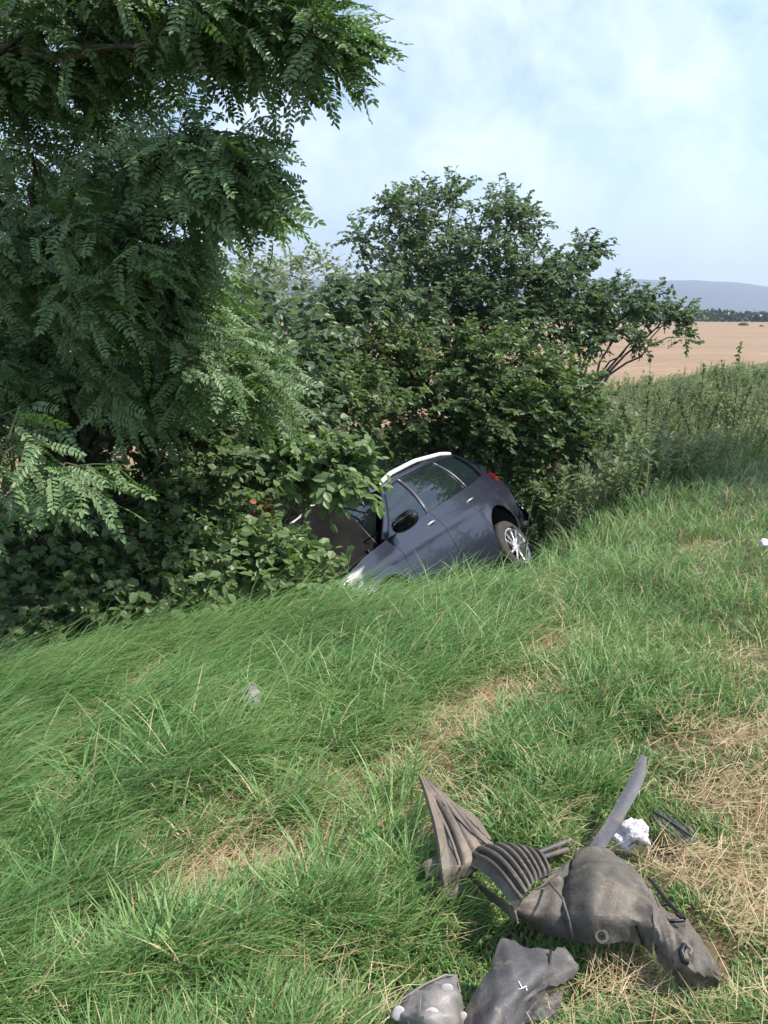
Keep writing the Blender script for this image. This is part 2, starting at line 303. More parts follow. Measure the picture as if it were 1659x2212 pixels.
def sprig_points(blob, ntw, per, tw_len, wind, jit=.5, up=.2, ext=0.0):
    """twigs spread through an ellipsoid; returns twig paths and leaf anchors"""
    c = at(*blob[:3]); rx = blob[3] * K / FPX * blob[2]; rz = blob[4] * K / FPX * blob[2]; ry = blob[5]; e_ = tw_len * .42 + ext; c = c - np.array(wind) * (tw_len * .5 + ext) * 1.0; rx = max(rx - e_, rx * .35); rz = max(rz - e_, rz * .35)
    q = RNG.normal(0, 1, (ntw * 3, 3)); q = unit(q) * (RNG.random((ntw * 3, 1)) ** .42)
    lump = np.sin(q[:, 0] * 5 + c[0] * 3) * np.sin(q[:, 2] * 6 + c[2]) + np.sin(q[:, 1] * 5 + 2 * q[:, 0] * 3)
    q = q[np.argsort(-(lump + RNG.normal(0, .9, len(q))))[:ntw]]
    o = c + q * [rx, ry, rz]; d = unit(q * [1, 1, 1] * .8 + RNG.normal(0, jit, (ntw, 3)) + np.array(wind) + [0, 0, up])
    L = tw_len * (.6 + .8 * RNG.random(ntw)); return c, o, d, L
def foliage_tree(name, label, cat, base, blobs, kind, m, leaf, tw_len, per, wind=(0, 0, 0), trunk_r=.05, nparts=300, group=None, twm=None, up=.2, limb_from=.35, droop=.15, jit=.5, tips=None):
    base = np.array(base, float); root = empty(name, base, label, cat, group); P_, X_, N_, tw, limbs = [], [], [], [], []
    cs = np.array([at(*b[:3]) for b in blobs]); top = cs.mean(0) if tips is None else np.asarray(tips, float)
    fork = base * (1 - limb_from) + top * limb_from; trunk = curve(base, fork, n=6, wob=.02)
    for b in blobs:
        ntw = b[6]; c, o, d, L = sprig_points(b, ntw, per, tw_len, wind, jit, up, .13 if leaf > .5 else .02)
        limbs.append((curve(fork + RNG.normal(0, .02, 3), c, sag=(0, 0, .12 * np.linalg.norm(c - fork)), n=8, wob=.025), np.linspace(trunk_r * .55, trunk_r * .1, 8)))
        for k in range(ntw):
            u = np.linspace(0, 1, per + 1)[1:, None]; pth = o[k] + d[k] * L[k] * u; pth[:, 2] -= droop * L[k] * u[:, 0] ** 2
            tw.append(np.array([c + (o[k] - c) * .55, o[k], pth[per // 2], pth[-1]])); dd = np.tile(d[k], (per, 1)); dd[:, 2] -= 2 * droop * u[:, 0]
            sd_ = unit(np.cross(d[k], [0.1, 0.05, 1])); sg = np.where(np.arange(per) % 2, 1, -1)[:, None]
            P_.append(pth); X_.append(dd * .45 + sd_ * sg * .7 + RNG.normal(0, .38, (per, 3)) + np.array(wind) * .9 + [0, 0, -.18]); N_.append(np.tile([0, 0, 1.], (per, 1)) + RNG.normal(0, .42, (per, 3)) - .25 * (np.array([0, 1, 0])))
    P_ = np.concatenate(P_); X_ = np.concatenate(X_); N_ = np.concatenate(N_); M = frames(X_, N_); n = len(P_)
    S = leaf * (.5 + .75 * RNG.random(n) ** .8); tint = np.clip(RNG.normal(.42, .22, n), 0, 1); var = RNG.integers(0, len(kind), n)
    px, py, z = proj(P_); inview = (px > 0) & (px < 1659) & (py > 0) & (py < 2212); score = S / z + inview * 10 + RNG.random(n) * .004
    order = np.argsort(-score); single = np.zeros(n, bool); single[order[:nparts]] = True
    V, F = tubes([(trunk, np.linspace(trunk_r, trunk_r * .6, 6))], 8); obj('trunk', V - base, F, bark, root, smooth=True)
    for l in limbs: V, F = tubes([l], 5); obj('limb', V - base, F, bark, root, smooth=True)
    V, F = tubes([(q, [.004, .0035, .0025, .0012] if leaf < .5 else [.006, .005, .004, .002]) for q in tw], 3); obj('twigs', V - base, F, twm or twig_m, root, kind='stuff')
    parts, tv = [], []
    for v in range(len(kind)):
        s_ = (~single) & (var == v)
        if s_.any(): parts.append(bake(kind[v], M[s_], P_[s_] - base, S[s_])); tv.append(np.repeat(tint[s_], len(kind[v][0])))
    if parts: V, F = merge(parts); obj('foliage', V, F, m, root, attrs={'tint': np.concatenate(tv)}, kind='stuff')
    for i in np.where(single)[0]:
        key = (id(kind), var[i], m.name, int(tint[i] * 5))
        if key not in LEAFMESH:
            Vk, Fk = kind[var[i]]; LEAFMESH[key] = mesh_np('leaf', Vk, Fk, m, attrs={'tint': np.full(len(Vk), (int(tint[i] * 5) + .5) / 5)})
        o = bpy.data.objects.new('leaf', LEAFMESH[key]); C.objects.link(o); o.parent = root
        mm = np.eye(4); mm[:3, :3] = M[i] * S[i]; mm[:3, 3] = P_[i] - base; o.matrix_basis = Matrix(mm.tolist())
    return root

WIND = (.55, -.05, -.30)
# blobs: px, py, depth, half width px, half height px, half depth m, twigs
B1 = [(15, 18, 4.8, 170, 110, 0.7, 51), (195, 18, 4.6, 150, 80, 0.6, 51), (365, 18, 4.4, 150, 70, 0.5, 54), (515, 28, 4.2, 130, 60, 0.4, 57), (635, 48, 4.1, 100, 50, 0.3, 44), (735, 93, 4.0, 70, 40, 0.25, 27), (495, 78, 4.3, 100, 40, 0.3, 19), (625, -2, 4.3, 80, 50, 0.3, 14), (775, 118, 4.0, 30, 20, 0.15, 6), (35, 158, 4.9, 150, 90, 0.6, 36), (225, 118, 4.7, 120, 60, 0.5, 33), (345, 138, 4.5, 70, 40, 0.4, 10), (40, 215, 5.0, 150, 60, 0.5, 40), (190, 205, 4.9, 110, 50, 0.5, 33), (310, 215, 4.9, 50, 30, 0.3, 9)]
foliage_tree('black_locust_tree', 'tall black locust whose feathery upper boughs reach furthest right across the sky', 'tree', (-4.3, 6.6, -1.6), B1, LOCUST, locust_leaf, .9, .20, 5, (.6, -.05, -.15), .06, tips=(-3.3, 5.2, 3.0), limb_from=.85)
B2 = [(-35, 345, 5.6, 120, 70, 0.5, 17), (115, 355, 5.2, 110, 60, 0.5, 20), (255, 355, 4.9, 90, 50, 0.4, 20), (355, 375, 4.6, 100, 60, 0.4, 40), (455, 385, 4.4, 100, 65, 0.4, 54), (535, 395, 4.3, 80, 70, 0.35, 47), (465, 335, 4.4, 100, 40, 0.3, 24), (565, 345, 4.3, 60, 40, 0.25, 14), (205, 425, 5.2, 100, 40, 0.4, 13), (565, 445, 4.3, 50, 30, 0.3, 10)]
foliage_tree('black_locust_tree', 'black locust with a middle bough ending in a blunt drooping tuft against the sky', 'tree', (-3.4, 6.9, -1.7), B2, LOCUST, locust_leaf, .88, .20, 5, WIND, .09, tips=(-1.9, 5.4, 2.2), limb_from=.8)
B3 = [(80, 520, 5.0, 130, 60, 0.6, 49), (250, 535, 4.7, 130, 60, 0.5, 87), (400, 570, 4.8, 90, 50, 0.5, 52), (100, 620, 5.2, 150, 90, 0.6, 87), (280, 680, 5.0, 170, 110, 0.6, 101), (440, 660, 5.2, 80, 100, 0.5, 58), (500, 790, 5.2, 130, 80, 0.5, 75), (600, 850, 5.3, 60, 70, 0.3, 31), (330, 840, 5.3, 160, 100, 0.5, 72), (100, 820, 5.6, 180, 130, 0.6, 72), (40, 700, 5.8, 160, 160, 0.6, 101), (60, 900, 5.9, 160, 100, 0.6, 72), (200, 760, 6.0, 220, 140, 0.6, 101), (420, 780, 6.0, 160, 120, 0.5, 66), (100, 430, 5.8, 170, 80, 0.5, 49)]
foliage_tree('black_locust_tree', 'young black locust with a broad low crown of silvery windblown sprays above the undergrowth', 'tree', (-2.9, 6.8, -1.8), B3, LOCUST, locust_leaf, .80, .20, 5, WIND, .07, tips=(-2.2, 6.0, .9), limb_from=.8)
B4 = [(30, 950, 4.1, 30, 60, .2, 4), (100, 1000, 4.0, 60, 50, .2, 7), (180, 1060, 4.0, 60, 50, .2, 6), (110, 1060, 4.1, 50, 50, .2, 4)]
foliage_tree('locust_sapling', 'slender locust sapling with large pale feathery leaves at the left edge above the tall grass', 'sapling', (-2.75, 4.5, -.95), B4, LOCUST, locust_leaf, .85, .22, 5, (.5, -.1, -.4), .02, tips=(-2.1, 4.2, .3), limb_from=.7)
B5 = [(80, 1150, 5.6, 160, 130, 0.5, 150), (280, 1130, 5.9, 160, 130, 0.5, 150), (450, 1060, 6.3, 140, 120, 0.5, 120), (120, 1300, 5.3, 170, 70, 0.4, 110), (320, 1270, 5.6, 150, 80, 0.4, 100), (80, 960, 6.2, 170, 120, 0.5, 90), (300, 960, 6.4, 170, 100, 0.5, 90), (470, 1180, 6.2, 90, 90, 0.4, 60), (560, 950, 6.9, 110, 90, 0.5, 90), (300, 920, 6.6, 170, 80, 0.4, 90), (480, 930, 6.8, 120, 80, 0.4, 60)]
foliage_tree('undergrowth_bush', 'dark broad-leaved bush filling the shade low at the left behind the tall grass', 'bush', (-2.3, 7.0, -2.1), B5, LOBED, bush_leaf, .070, .26, 11, (.1, -.1, -.1), .03)
B6 = [(590, 1165, 6.1, 50, 30, .2, 22), (640, 1205, 6.0, 50, 26, .2, 22), (690, 1250, 5.9, 34, 20, .2, 10), (500, 1205, 6.0, 120, 50, .35, 70), (580, 1235, 5.9, 80, 40, .3, 50), (440, 1250, 5.8, 90, 45, .3, 40), (650, 1262, 5.8, 60, 24, .2, 20), (480, 1150, 6.2, 80, 45, .3, 34)]
foliage_tree('dogwood_bush', 'green leafy bush covering the front corner of the crashed car', 'bush', (-1.6, 6.6, -2.1), B6, OVATE, fresh_leaf, .085, .26, 9, (.25, -.1, -.15), .02, twm=dry_twig)
B7 = [(540, 990, 6.9, 80, 45, .3, 34), (640, 995, 6.8, 100, 50, .3, 56), (735, 1000, 6.6, 70, 45, .3, 44), (765, 1035, 6.5, 50, 40, .2, 26), (680, 1030, 6.7, 60, 30, .2, 20), (600, 950, 7.0, 60, 30, .3, 20)]
foliage_tree('elder_bush', 'bright green leafy bush hanging over the windscreen of the car', 'bush', (-1.6, 7.6, -2.2), B7, OVATE, fresh_leaf, .10, .24, 9, (.3, -.1, -.25), .025, tips=(-.9, 7.2, -.3), limb_from=.6)
B8 = [(900, 480, 13, 80, 90, .9, 110), (980, 430, 13.2, 45, 45, .6, 45), (860, 450, 13, 50, 45, .5, 46), (1180, 640, 13.2, 90, 80, .8, 120), (940, 640, 12.8, 150, 90, .9, 150), (1090, 470, 13.2, 65, 70, .8, 85), (1130, 480, 13.3, 45, 50, .6, 50), (990, 560, 13, 140, 90, 1.0, 230), (870, 560, 12.6, 90, 70, .8, 100), (780, 520, 12.4, 32, 34, .4, 22), (1120, 590, 13, 110, 80, .9, 160), (960, 680, 12.6, 150, 80, .9, 200), (1100, 690, 12.8, 120, 70, .9, 150)]
foliage_tree('walnut_tree', 'round-topped two-crowned tree standing behind the crashed car', 'tree', (1.1, 13.0, -.9), B8, OVATE, mid_leaf, .078, .32, 15, (.15, 0, 0), .07, up=.4)
B9 = [(1265, 545, 13.6, 45, 36, .5, 48), (1230, 590, 13.4, 50, 40, .6, 50), (1230, 660, 13.2, 90, 60, .7, 110), (1320, 640, 13.4, 70, 45, .6, 90), (1400, 660, 13.6, 65, 40, .5, 80), (1460, 690, 13.6, 36, 36, .4, 36), (1300, 720, 13.2, 80, 36, .5, 70), (1380, 740, 13.2, 30, 22, .3, 16), (1480, 730, 13.6, 18, 18, .2, 8), (1240, 740, 13, 70, 40, .5, 60), (1500, 665, 13.7, 12, 12, .15, 3)]
foliage_tree('plum_tree', 'low tree spreading sideways over the brown stubble field right of the two-crowned tree', 'tree', (2.4, 12.6, -.9), B9, OVATE, mid_leaf, .085, .28, 13, (.2, 0, -.05), .05, up=.25)
B10 = [(820, 760, 11.2, 120, 80, .7, 200), (960, 790, 11.2, 140, 90, .7, 230), (1100, 790, 11.4, 130, 90, .7, 220), (1180, 860, 11.2, 90, 80, .6, 130), (900, 880, 11, 160, 80, .6, 210), (1080, 900, 11, 130, 90, .6, 200), (760, 860, 9.8, 110, 100, .6, 150), (930, 950, 11.3, 150, 60, .5, 130), (1050, 960, 11.3, 120, 60, .5, 100), (1200, 960, 10.9, 80, 100, .4, 120), (1130, 1010, 11.2, 60, 70, .4, 50), (1230, 840, 11.6, 80, 90, .5, 120), (1190, 1070, 10.6, 60, 50, .3, 50), (1240, 930, 11.2, 70, 90, .4, 90), (700, 830, 9.4, 90, 120, .6, 120)]
foliage_tree('bramble_thicket', 'dense thicket of small leaves directly behind the roof of the crashed car', 'bush', (1.0, 11.6, -1.0), B10, OVATE, bush_leaf, .085, .28, 13, (.1, -.05, 0), .04, twm=dry_twig)
B11 = [(760, 650, 10.5, 80, 60, .6, 90), (700, 700, 10, 100, 80, .6, 110), (850, 640, 11, 50, 40, .4, 40), (640, 780, 9, 80, 100, .5, 90), (650, 930, 8.6, 80, 90, .5, 80), (560, 680, 9.5, 70, 80, .5, 70), (450, 720, 8.5, 140, 120, .5, 110), (560, 820, 8.3, 130, 110, .5, 110), (250, 760, 7.6, 200, 160, .5, 110), (60, 760, 7.2, 160, 170, .5, 100)]
foliage_tree('hazel_bush', 'dark green bush with large leaves between the locusts and the two-crowned tree', 'bush', (-.6, 9.8, -1.2), B11, LOBED, mid_leaf, .10, .30, 9, (.1, 0, 0), .035)
B12 = [(640, 590, 19, 70, 34, .8, 60), (700, 570, 19, 34, 24, .5, 20), (560, 600, 18, 70, 50, .8, 60), (600, 650, 17, 90, 50, .8, 80), (740, 590, 19, 20, 16, .4, 8), (540, 540, 18, 40, 50, .6, 24)]
foliage_tree('sparse_shrub', 'sparse far shrub with reddish stems silhouetted in front of the blue hills', 'shrub', (-2.6, 18, -.4), B12, OVATE, weed_leaf, .11, .45, 7, (.1, 0, 0), .04, nparts=60, up=.5)

# ------------------------------------------------------------------ the crashed car: pose in the ditch
def rot(v):
    v = np.array(v); a = np.linalg.norm(v); k = v / a; Kx = np.array([[0, -k[2], k[1]], [k[2], 0, -k[0]], [-k[1], k[0], 0]]); return np.eye(3) + math.sin(a) * Kx + (1 - math.cos(a)) * Kx @ Kx
CR = rot([0.44635976, -0.64059496, -1.99466779]); CP = np.array([1.02633313, 9.74502096, -1.63232678])
def tolocal(p): return (np.asarray(p) - CP) @ CR

# ------------------------------------------------------------------ grass
def blades(P, L, wdt, az, lean, curl, tint, nseg):
    """ribbons: P (n,3) roots; az direction of lean; lean angle from vertical; curl extra bend at the tip"""
    n = len(P); u = np.linspace(0, 1, nseg + 1); ang = lean[:, None] + curl[:, None] * u[None] ; ds = (L / nseg)[:, None]
    h = np.cumsum(np.concatenate([np.zeros((n, 1)), np.sin((ang[:, 1:] + ang[:, :-1]) / 2) * ds], 1), 1); v = np.cumsum(np.concatenate([np.zeros((n, 1)), np.cos((ang[:, 1:] + ang[:, :-1]) / 2) * ds], 1), 1)
    D = np.stack([np.cos(az), np.sin(az)], 1); pts = P[:, None, :] + np.concatenate([h[..., None] * D[:, None], v[..., None]], 2)
    tw = az + np.pi / 2 + RNG.normal(0, .7, n); side = np.stack([np.cos(tw), np.sin(tw), np.zeros(n)], 1) * wdt[:, None]
    prof = np.array([.7, 1, .8, .5, .3])[:nseg] if nseg > 2 else np.array([.85, .85])
    V = np.empty((n, nseg * 2 + 1, 3))
    for k in range(nseg): V[:, 2 * k] = pts[:, k] - side * prof[k]; V[:, 2 * k + 1] = pts[:, k] + side * prof[k]
    V[:, -1] = pts[:, -1]; o = (np.arange(n) * (2 * nseg + 1))[:, None]
    Q = [o + np.array([2 * k, 2 * k + 1, 2 * k + 3, 2 * k + 2]) for k in range(nseg - 1)]; Tt = o + np.array([2 * nseg - 2, 2 * nseg - 1, 2 * nseg])
    return V.reshape(-1, 3), ([np.concatenate(Q)] if Q else []) + [Tt], np.repeat(tint, 2 * nseg + 1)
def incar(P):
    q = tolocal(P); return (q[:, 0] > -.9) & (q[:, 0] < 3.55) & (np.abs(q[:, 1]) < .93) & (q[:, 2] > .1) & (q[:, 2] < 1.6)
def nz(x, y, f, s=0.): return .5 + .25 * (np.sin(f * x + 1.3 * f * y + s) + np.sin(1.7 * f * y - .8 * f * x + 2 * s + 1)) 
def scatter(n, x0, x1, y0, y1, kmax=40):
    px = RNG.uniform(x0, x1, n); py = RNG.uniform(y0, y1, n); P, ok = hits(px, py, kmax); return P[ok]
def scatter_st(n, s0, s1, t0, t1):
    s = RNG.uniform(s0, s1, n); t = RNG.uniform(t0, t1, n); x, y = XY(s, t); return np.stack([x, y, ground(x, y)], 1)
P = np.concatenate([scatter(250000, -350, 2050, 880, 2700), scatter_st(16000, 3.2, 5.6, 1, 9), scatter_st(9000, 2.6, 5.0, 8, 16)])
x, y = P[:, 0], P[:, 1]; s, t = ST(x, y); dist = np.hypot(x, y); d = dryness(x, y)
patch = nz(x, y, 2.3) * .6 + nz(x, y, 6.1, 2.) * .4
brow = np.interp(s, [.8, 2.0, 3.0, 4.2, 5.5], [0, .55, 1, .9, .5]) * np.interp(t, [5.6, 7.5], [1, .35])
clump = np.clip(nz(x, y, 4.7, 1.) * .5 + nz(x, y, 11., .4) * .5, 0, 1) ** 1.5; Hh = (.045 + .15 * clump) + brow * (.22 + .20 * patch); Hh *= np.clip(.3 + debris(x, y) * 6, .3, 1); Hh *= (1 - .75 * d) * np.where((s < .9) & (x > .3) & (y < 3.2), .7, 1); Hh *= .6 + .7 * RNG.random(len(P))
far = np.interp(dist, [2, 6, 14, 30], [1, 1, 1.3, 2.2]); keep = (RNG.random(len(P)) > np.clip(1.0 * d, 0, .85)) & (RNG.random(len(P)) < .35 + 1.3 * clump + brow) & (s < 6.2) & (~incar(P + [0, 0, .15])) & (Hh > .02)
P, x, y, s, t, dist, d, patch, brow, Hh, far = [a[keep] for a in (P, x, y, s, t, dist, d, patch, brow, Hh, far)]
n = len(P); swept = np.clip(brow * 1.1, 0, 1) * np.clip(1.25 - t / 12, .35, 1)
az = np.where(RNG.random(n) < .25 + .75 * swept, RNG.normal(.12, .45 + .5 * (1 - swept), n), RNG.uniform(-np.pi, np.pi, n))
lean = np.abs(RNG.normal(.30 + .62 * swept, .20, n)); curl = np.abs(RNG.normal(.55 + .35 * swept, .3, n)) + .35 * (1 - swept)
tint = np.clip(.18 + .42 * patch + RNG.normal(0, .13, n) + .35 * d * RNG.random(n) - .05 * swept, 0, .72); dead = RNG.random(n) < .035 + .10 * (1 - brow) + .35 * d; tint[dead] = RNG.uniform(.85, 1, dead.sum())
wd = np.maximum(.0021 + .0012 * RNG.random(n), dist * .00052)
parts, tv = [], []
for nseg, sel in ((3, (dist < 4.2)), (2, (dist >= 4.2))):
    V, F, tt = blades(P[sel], Hh[sel] * np.minimum(far[sel], 1.3), wd[sel], az[sel], lean[sel], curl[sel], tint[sel], nseg); parts.append((V, F)); tv.append(tt)
V, F = merge(parts); o = obj('grass', V, F, grass_mat, smooth=False, attrs={'tint': np.concatenate(tv)}, kind='stuff'); tag(o, 'long green grass combed sideways by the wind over the bank', 'grass')
# straw lying in the mown patches and thinly everywhere
P = scatter(100000, -200, 1900, 1150, 2650); d = dryness(P[:, 0], P[:, 1]); s, t = ST(P[:, 0], P[:, 1]); keep = RNG.random(len(P)) < (.12 + .8 * d) * (debris(P[:, 0], P[:, 1]) > .06) * (s < 4.5)
P = P[keep]; d = d[keep]; n = len(P); P[:, 2] += .004 + RNG.random(n) * (.035 + .06 * (1 - d)) ; dist = np.hypot(P[:, 0], P[:, 1])
V, F, tt = blades(P, RNG.uniform(.05, .17, n), np.maximum(.0011, dist * .00038), RNG.normal(.35, 1.0, n), RNG.normal(1.42, .14, n), RNG.normal(.1, .25, n), np.clip(RNG.normal(.5, .28, n), 0, 1), 2)
o = obj('straw', V, F, straw_mat, attrs={'tint': tt}, kind='stuff'); tag(o, 'dry mown stalks lying in tan patches between the green grass', 'straw')
# broad-bladed fresh tufts, each a plant of its own
TUFTS = [(850, 1800, 0.3, 90, 'largest fresh grass tuft, left of the pointed brown shield'), (760, 1870, 0.27, 80, 'broad fresh tuft just left of the largest one'), (900, 1890, 0.24, 60, 'fresh tuft against the lower flange of the pointed shield'), (690, 1930, 0.24, 60, 'fresh tuft on the left end of the row beside the torn plastic'), (1230, 1660, 0.22, 70, 'fresh tuft behind the wheel arch liner, left of the rubber strip'), (1130, 1700, 0.2, 60, 'fresh tuft directly behind the pointed brown shield'), (1290, 1590, 0.2, 50, 'small fresh tuft beyond the tip of the rubber strip'), (300, 2130, 0.2, 60, 'fresh tuft near the bottom edge, right of the lower left straw'), (620, 2020, 0.25, 80, 'fresh tuft in the middle of the lower left grass'), (750, 2070, 0.25, 90, 'dense fresh tuft above left of the broken headlamp'), (850, 2100, 0.2, 70, 'fresh tuft touching the top of the broken headlamp'), (560, 2130, 0.22, 70, 'fresh tuft close to the bottom edge at mid left'), (120, 1980, 0.24, 60, 'fresh tuft near the left edge above the straw patch'), (1060, 1990, 0.13, 26, 'thin fresh tuft growing between liner and underbody shield'), (1045, 1248, 0.3, 60, 'tall tuft on the bank in front of the car door'), (1000, 1262, 0.32, 60, 'tall tuft on the bank left of the one before the car door'), (1500, 1560, 0.16, 50, 'low fresh tuft left of the straw at the right edge'), (1400, 1450, 0.17, 60, 'low fresh tuft on the mown verge below the rear wheel'), (880, 1970, 0.22, 50, 'fresh tuft in the shade under the ribbed liner'), (1140, 1600, 0.2, 60, 'fresh tuft right of the straw patch on the slope')]
ntf = 0
for px, py, L, nb, lab in TUFTS:
    c = hit(px, py); r = .05 + .05 * random.random(); q = np.clip(RNG.normal(0, r, (nb, 2)), -1.3 * r, 1.3 * r); P = np.stack([c[0] + q[:, 0], c[1] + q[:, 1], ground(c[0] + q[:, 0], c[1] + q[:, 1])], 1) - c
    a = np.arctan2(q[:, 1], q[:, 0]) + RNG.normal(0, .5, nb)
    a = np.where(RNG.random(nb) < .3, RNG.normal(0, .5, nb), a)
    V, F, tt = blades(P, L * RNG.uniform(.5, 1.15, nb), np.maximum(.0033 + .002 * RNG.random(nb), np.hypot(c[0], c[1]) * .0006), a, np.abs(RNG.normal(.35, .22, nb)), RNG.uniform(.5, 1.3, nb), np.clip(RNG.normal(.48, .12, nb), 0, .7), 5)
    o = obj('grass_tuft', V, F, grass_mat, attrs={'tint': tt}); o.location = c; tag(o, lab, 'grass tuft', 'fresh grass tufts on the verge')

# ------------------------------------------------------------------ weeds on the right
def weed_tpl(nl, lw, ll, seed):
    rg = np.random.default_rng(seed); parts = []; u = np.linspace(0, 1, 5); st = np.stack([.06 * u ** 2 * rg.normal(0, 1.5), .06 * u ** 2 * rg.normal(0, 1.5), u], 1)
    parts.append(tubes([(st, np.linspace(.007, .002, 5))], 3))
    for k in range(nl):
        h = .12 + .88 * (k + rg.random()) / nl; V, F = oval(ll * (1.15 - .75 * h) * (.7 + .6 * rg.random()), lw, .3); a = k * 2.4 + rg.random(); e = rg.normal(.45, .3)
        c_, s_ = math.cos(e), math.sin(e); V = V @ np.array([[c_, 0, -s_], [0, 1, 0], [s_, 0, c_]]).T; c_, s_ = math.cos(a), math.sin(a); V = V @ np.array([[c_, -s_, 0], [s_, c_, 0], [0, 0, 1]]).T + [np.interp(h, u, st[:, 0]), np.interp(h, u, st[:, 1]), h]; parts.append((V, [F]))
    return merge(parts)
WEEDS = [weed_tpl(22, .035, .26, 1), weed_tpl(30, .022, .20, 2), weed_tpl(18, .055, .28, 3), weed_tpl(34, .028, .17, 4)]
P = np.concatenate([scatter_st(5200, 2.5, 9.0, 8.8, 38), scatter_st(500, 5.8, 9.5, 1, 9), scatter_st(250, 2.75, 3.6, 8.4, 14)]); s, t = ST(P[:, 0], P[:, 1])
P = P[(~incar(P + [0, 0, .4]))]; s, t = ST(P[:, 0], P[:, 1]); n = len(P); hgt = np.interp(s, [2.5, 3.3, 5, 7, 9.5], [.35, .68, .95, .8, .3]) * RNG.uniform(.6, 1.2, n) * (.5 + .9 * nz(P[:, 0], P[:, 1], .9) * nz(P[:, 0], P[:, 1], 2.1, 1.) ** .5)
var = RNG.integers(0, 4, n); A = RNG.uniform(0, 6.28, n); M = np.zeros((n, 3, 3)); M[:, 0, 0] = np.cos(A); M[:, 0, 1] = -np.sin(A); M[:, 1, 0] = np.sin(A); M[:, 1, 1] = np.cos(A); M[:, 0, 2] = RNG.normal(.15, .12, n); M[:, 1, 2] = RNG.normal(0, .12, n); M[:, 2, 2] = 1
tint = np.clip(.25 + .45 * nz(P[:, 0], P[:, 1], 1.3, 3) + RNG.normal(0, .2, n), 0, 1); parts, tv = [], []
for v in range(4):
    q = var == v; parts.append(bake(WEEDS[v], M[q], P[q], hgt[q])); tv.append(np.repeat(tint[q], len(WEEDS[v][0])))
V, F = merge(parts); o = obj('weeds', V, F, weed_leaf, attrs={'tint': np.concatenate(tv)}, kind='stuff'); tag(o, 'belt of waist-high green weeds between the mown verge and the brown field', 'weeds')
P = scatter_st(2200, 2.6, 7.5, 8.3, 30); P = P[~incar(P + [0, 0, .3])]; n = len(P); dist = np.hypot(P[:, 0], P[:, 1])
V, F, tt = blades(P, RNG.uniform(.5, 1.15, n), dist * .0006, RNG.normal(.2, .8, n), np.abs(RNG.normal(.12, .12, n)), np.abs(RNG.normal(.35, .3, n)), np.clip(RNG.normal(.35, .3, n), 0, 1), 3)
o = obj('tall_grass', V, F, leafmat('seed_grass', [(.10, .12, .05), (.20, .19, .09), (.36, .29, .16)], rough=.6), attrs={'tint': tt}, kind='stuff'); tag(o, 'pale seeding stalks of tall grass mixed through the weeds beyond the verge', 'tall grass')
for px, py, dep, hh, lab in ((1600, 740, 15, 1.0, 'tallest bushy weed breaking the field edge at the right of the picture'), (1405, 785, 12.5, .55, 'thin upright weed standing under the low spreading tree'), (1520, 790, 14.5, .6, 'rounded weed between the thin upright one and the tallest one')):
    top = at(px, py, dep); g = float(ground(top[0], top[1])); H_ = top[2] - g; root = empty('weed_plant', (top[0], top[1], g), lab, 'weed')
    st = [(np.array([[0, 0, 0], [dx * .4, dy * .4, H_ * .5], [dx, dy, H_ * f]]), [.012, .009, .003]) for dx, dy, f in ((0, 0, 1), (.42, .1, .8), (-.4, 0, .75), (.15, -.3, .68), (-.2, .3, .86))[:5 if hh > .6 else 3]]
    V, F = tubes(st, 4); obj('stem', V, F, twig_m, root); Pl = []
    for pth, _ in st:
        k = 95; u = RNG.uniform(.2, 1, k); q = np.stack([np.interp(u, [0, .5, 1], pth[:, i]) for i in range(3)], 1); Pl.append(q)
    Pl = np.concatenate(Pl); n = len(Pl); Xd = RNG.normal(0, 1, (n, 3)) + [0, 0, .3]; Mf = frames(Xd, np.tile([0, 0, 1.], (n, 1)) + RNG.normal(0, .3, (n, 3))); V, F = bake(OVATE[0], Mf, Pl, RNG.uniform(.05, .10, n))
    obj('foliage', V, F, weed_leaf, root, attrs={'tint': np.repeat(np.clip(RNG.normal(.4, .2, n), 0, 1), len(OVATE[0][0]))}, kind='stuff')

# ------------------------------------------------------------------ far treeline and things on the field
parts, tv = [], []
for k in range(420):
    a = R(RNG.uniform(-30, 34)); D = RNG.uniform(520, 700); c = np.array([math.sin(a) * D, math.cos(a) * D, -.3]); hh = RNG.uniform(3.2, 6) + 1.5 * math.sin(a * 40); n = 80
    q = unit(RNG.normal(0, 1, (n, 3))) * RNG.random((n, 1)) ** .4; Pl = c + q * [hh * 1.7, hh * 1.3, hh * .55] + [0, 0, hh * .55]; Mf = frames(RNG.normal(0, 1, (n, 3)), RNG.normal(0, 1, (n, 3))); V, F = bake(OVATE[1], Mf, Pl, RNG.uniform(1.6, 3.2, n)); parts.append((V, F)); tv.append(np.full(len(V), RNG.uniform(.1, .9)))
V, F = merge(parts); o = obj('treeline', V, F, leafmat('far_woods', [(.022, .045, .016), (.04, .075, .024)], trans=.1), attrs={'tint': np.concatenate(tv)}, kind='stuff'); tag(o, 'long row of dark trees closing the far side of the field', 'treeline')
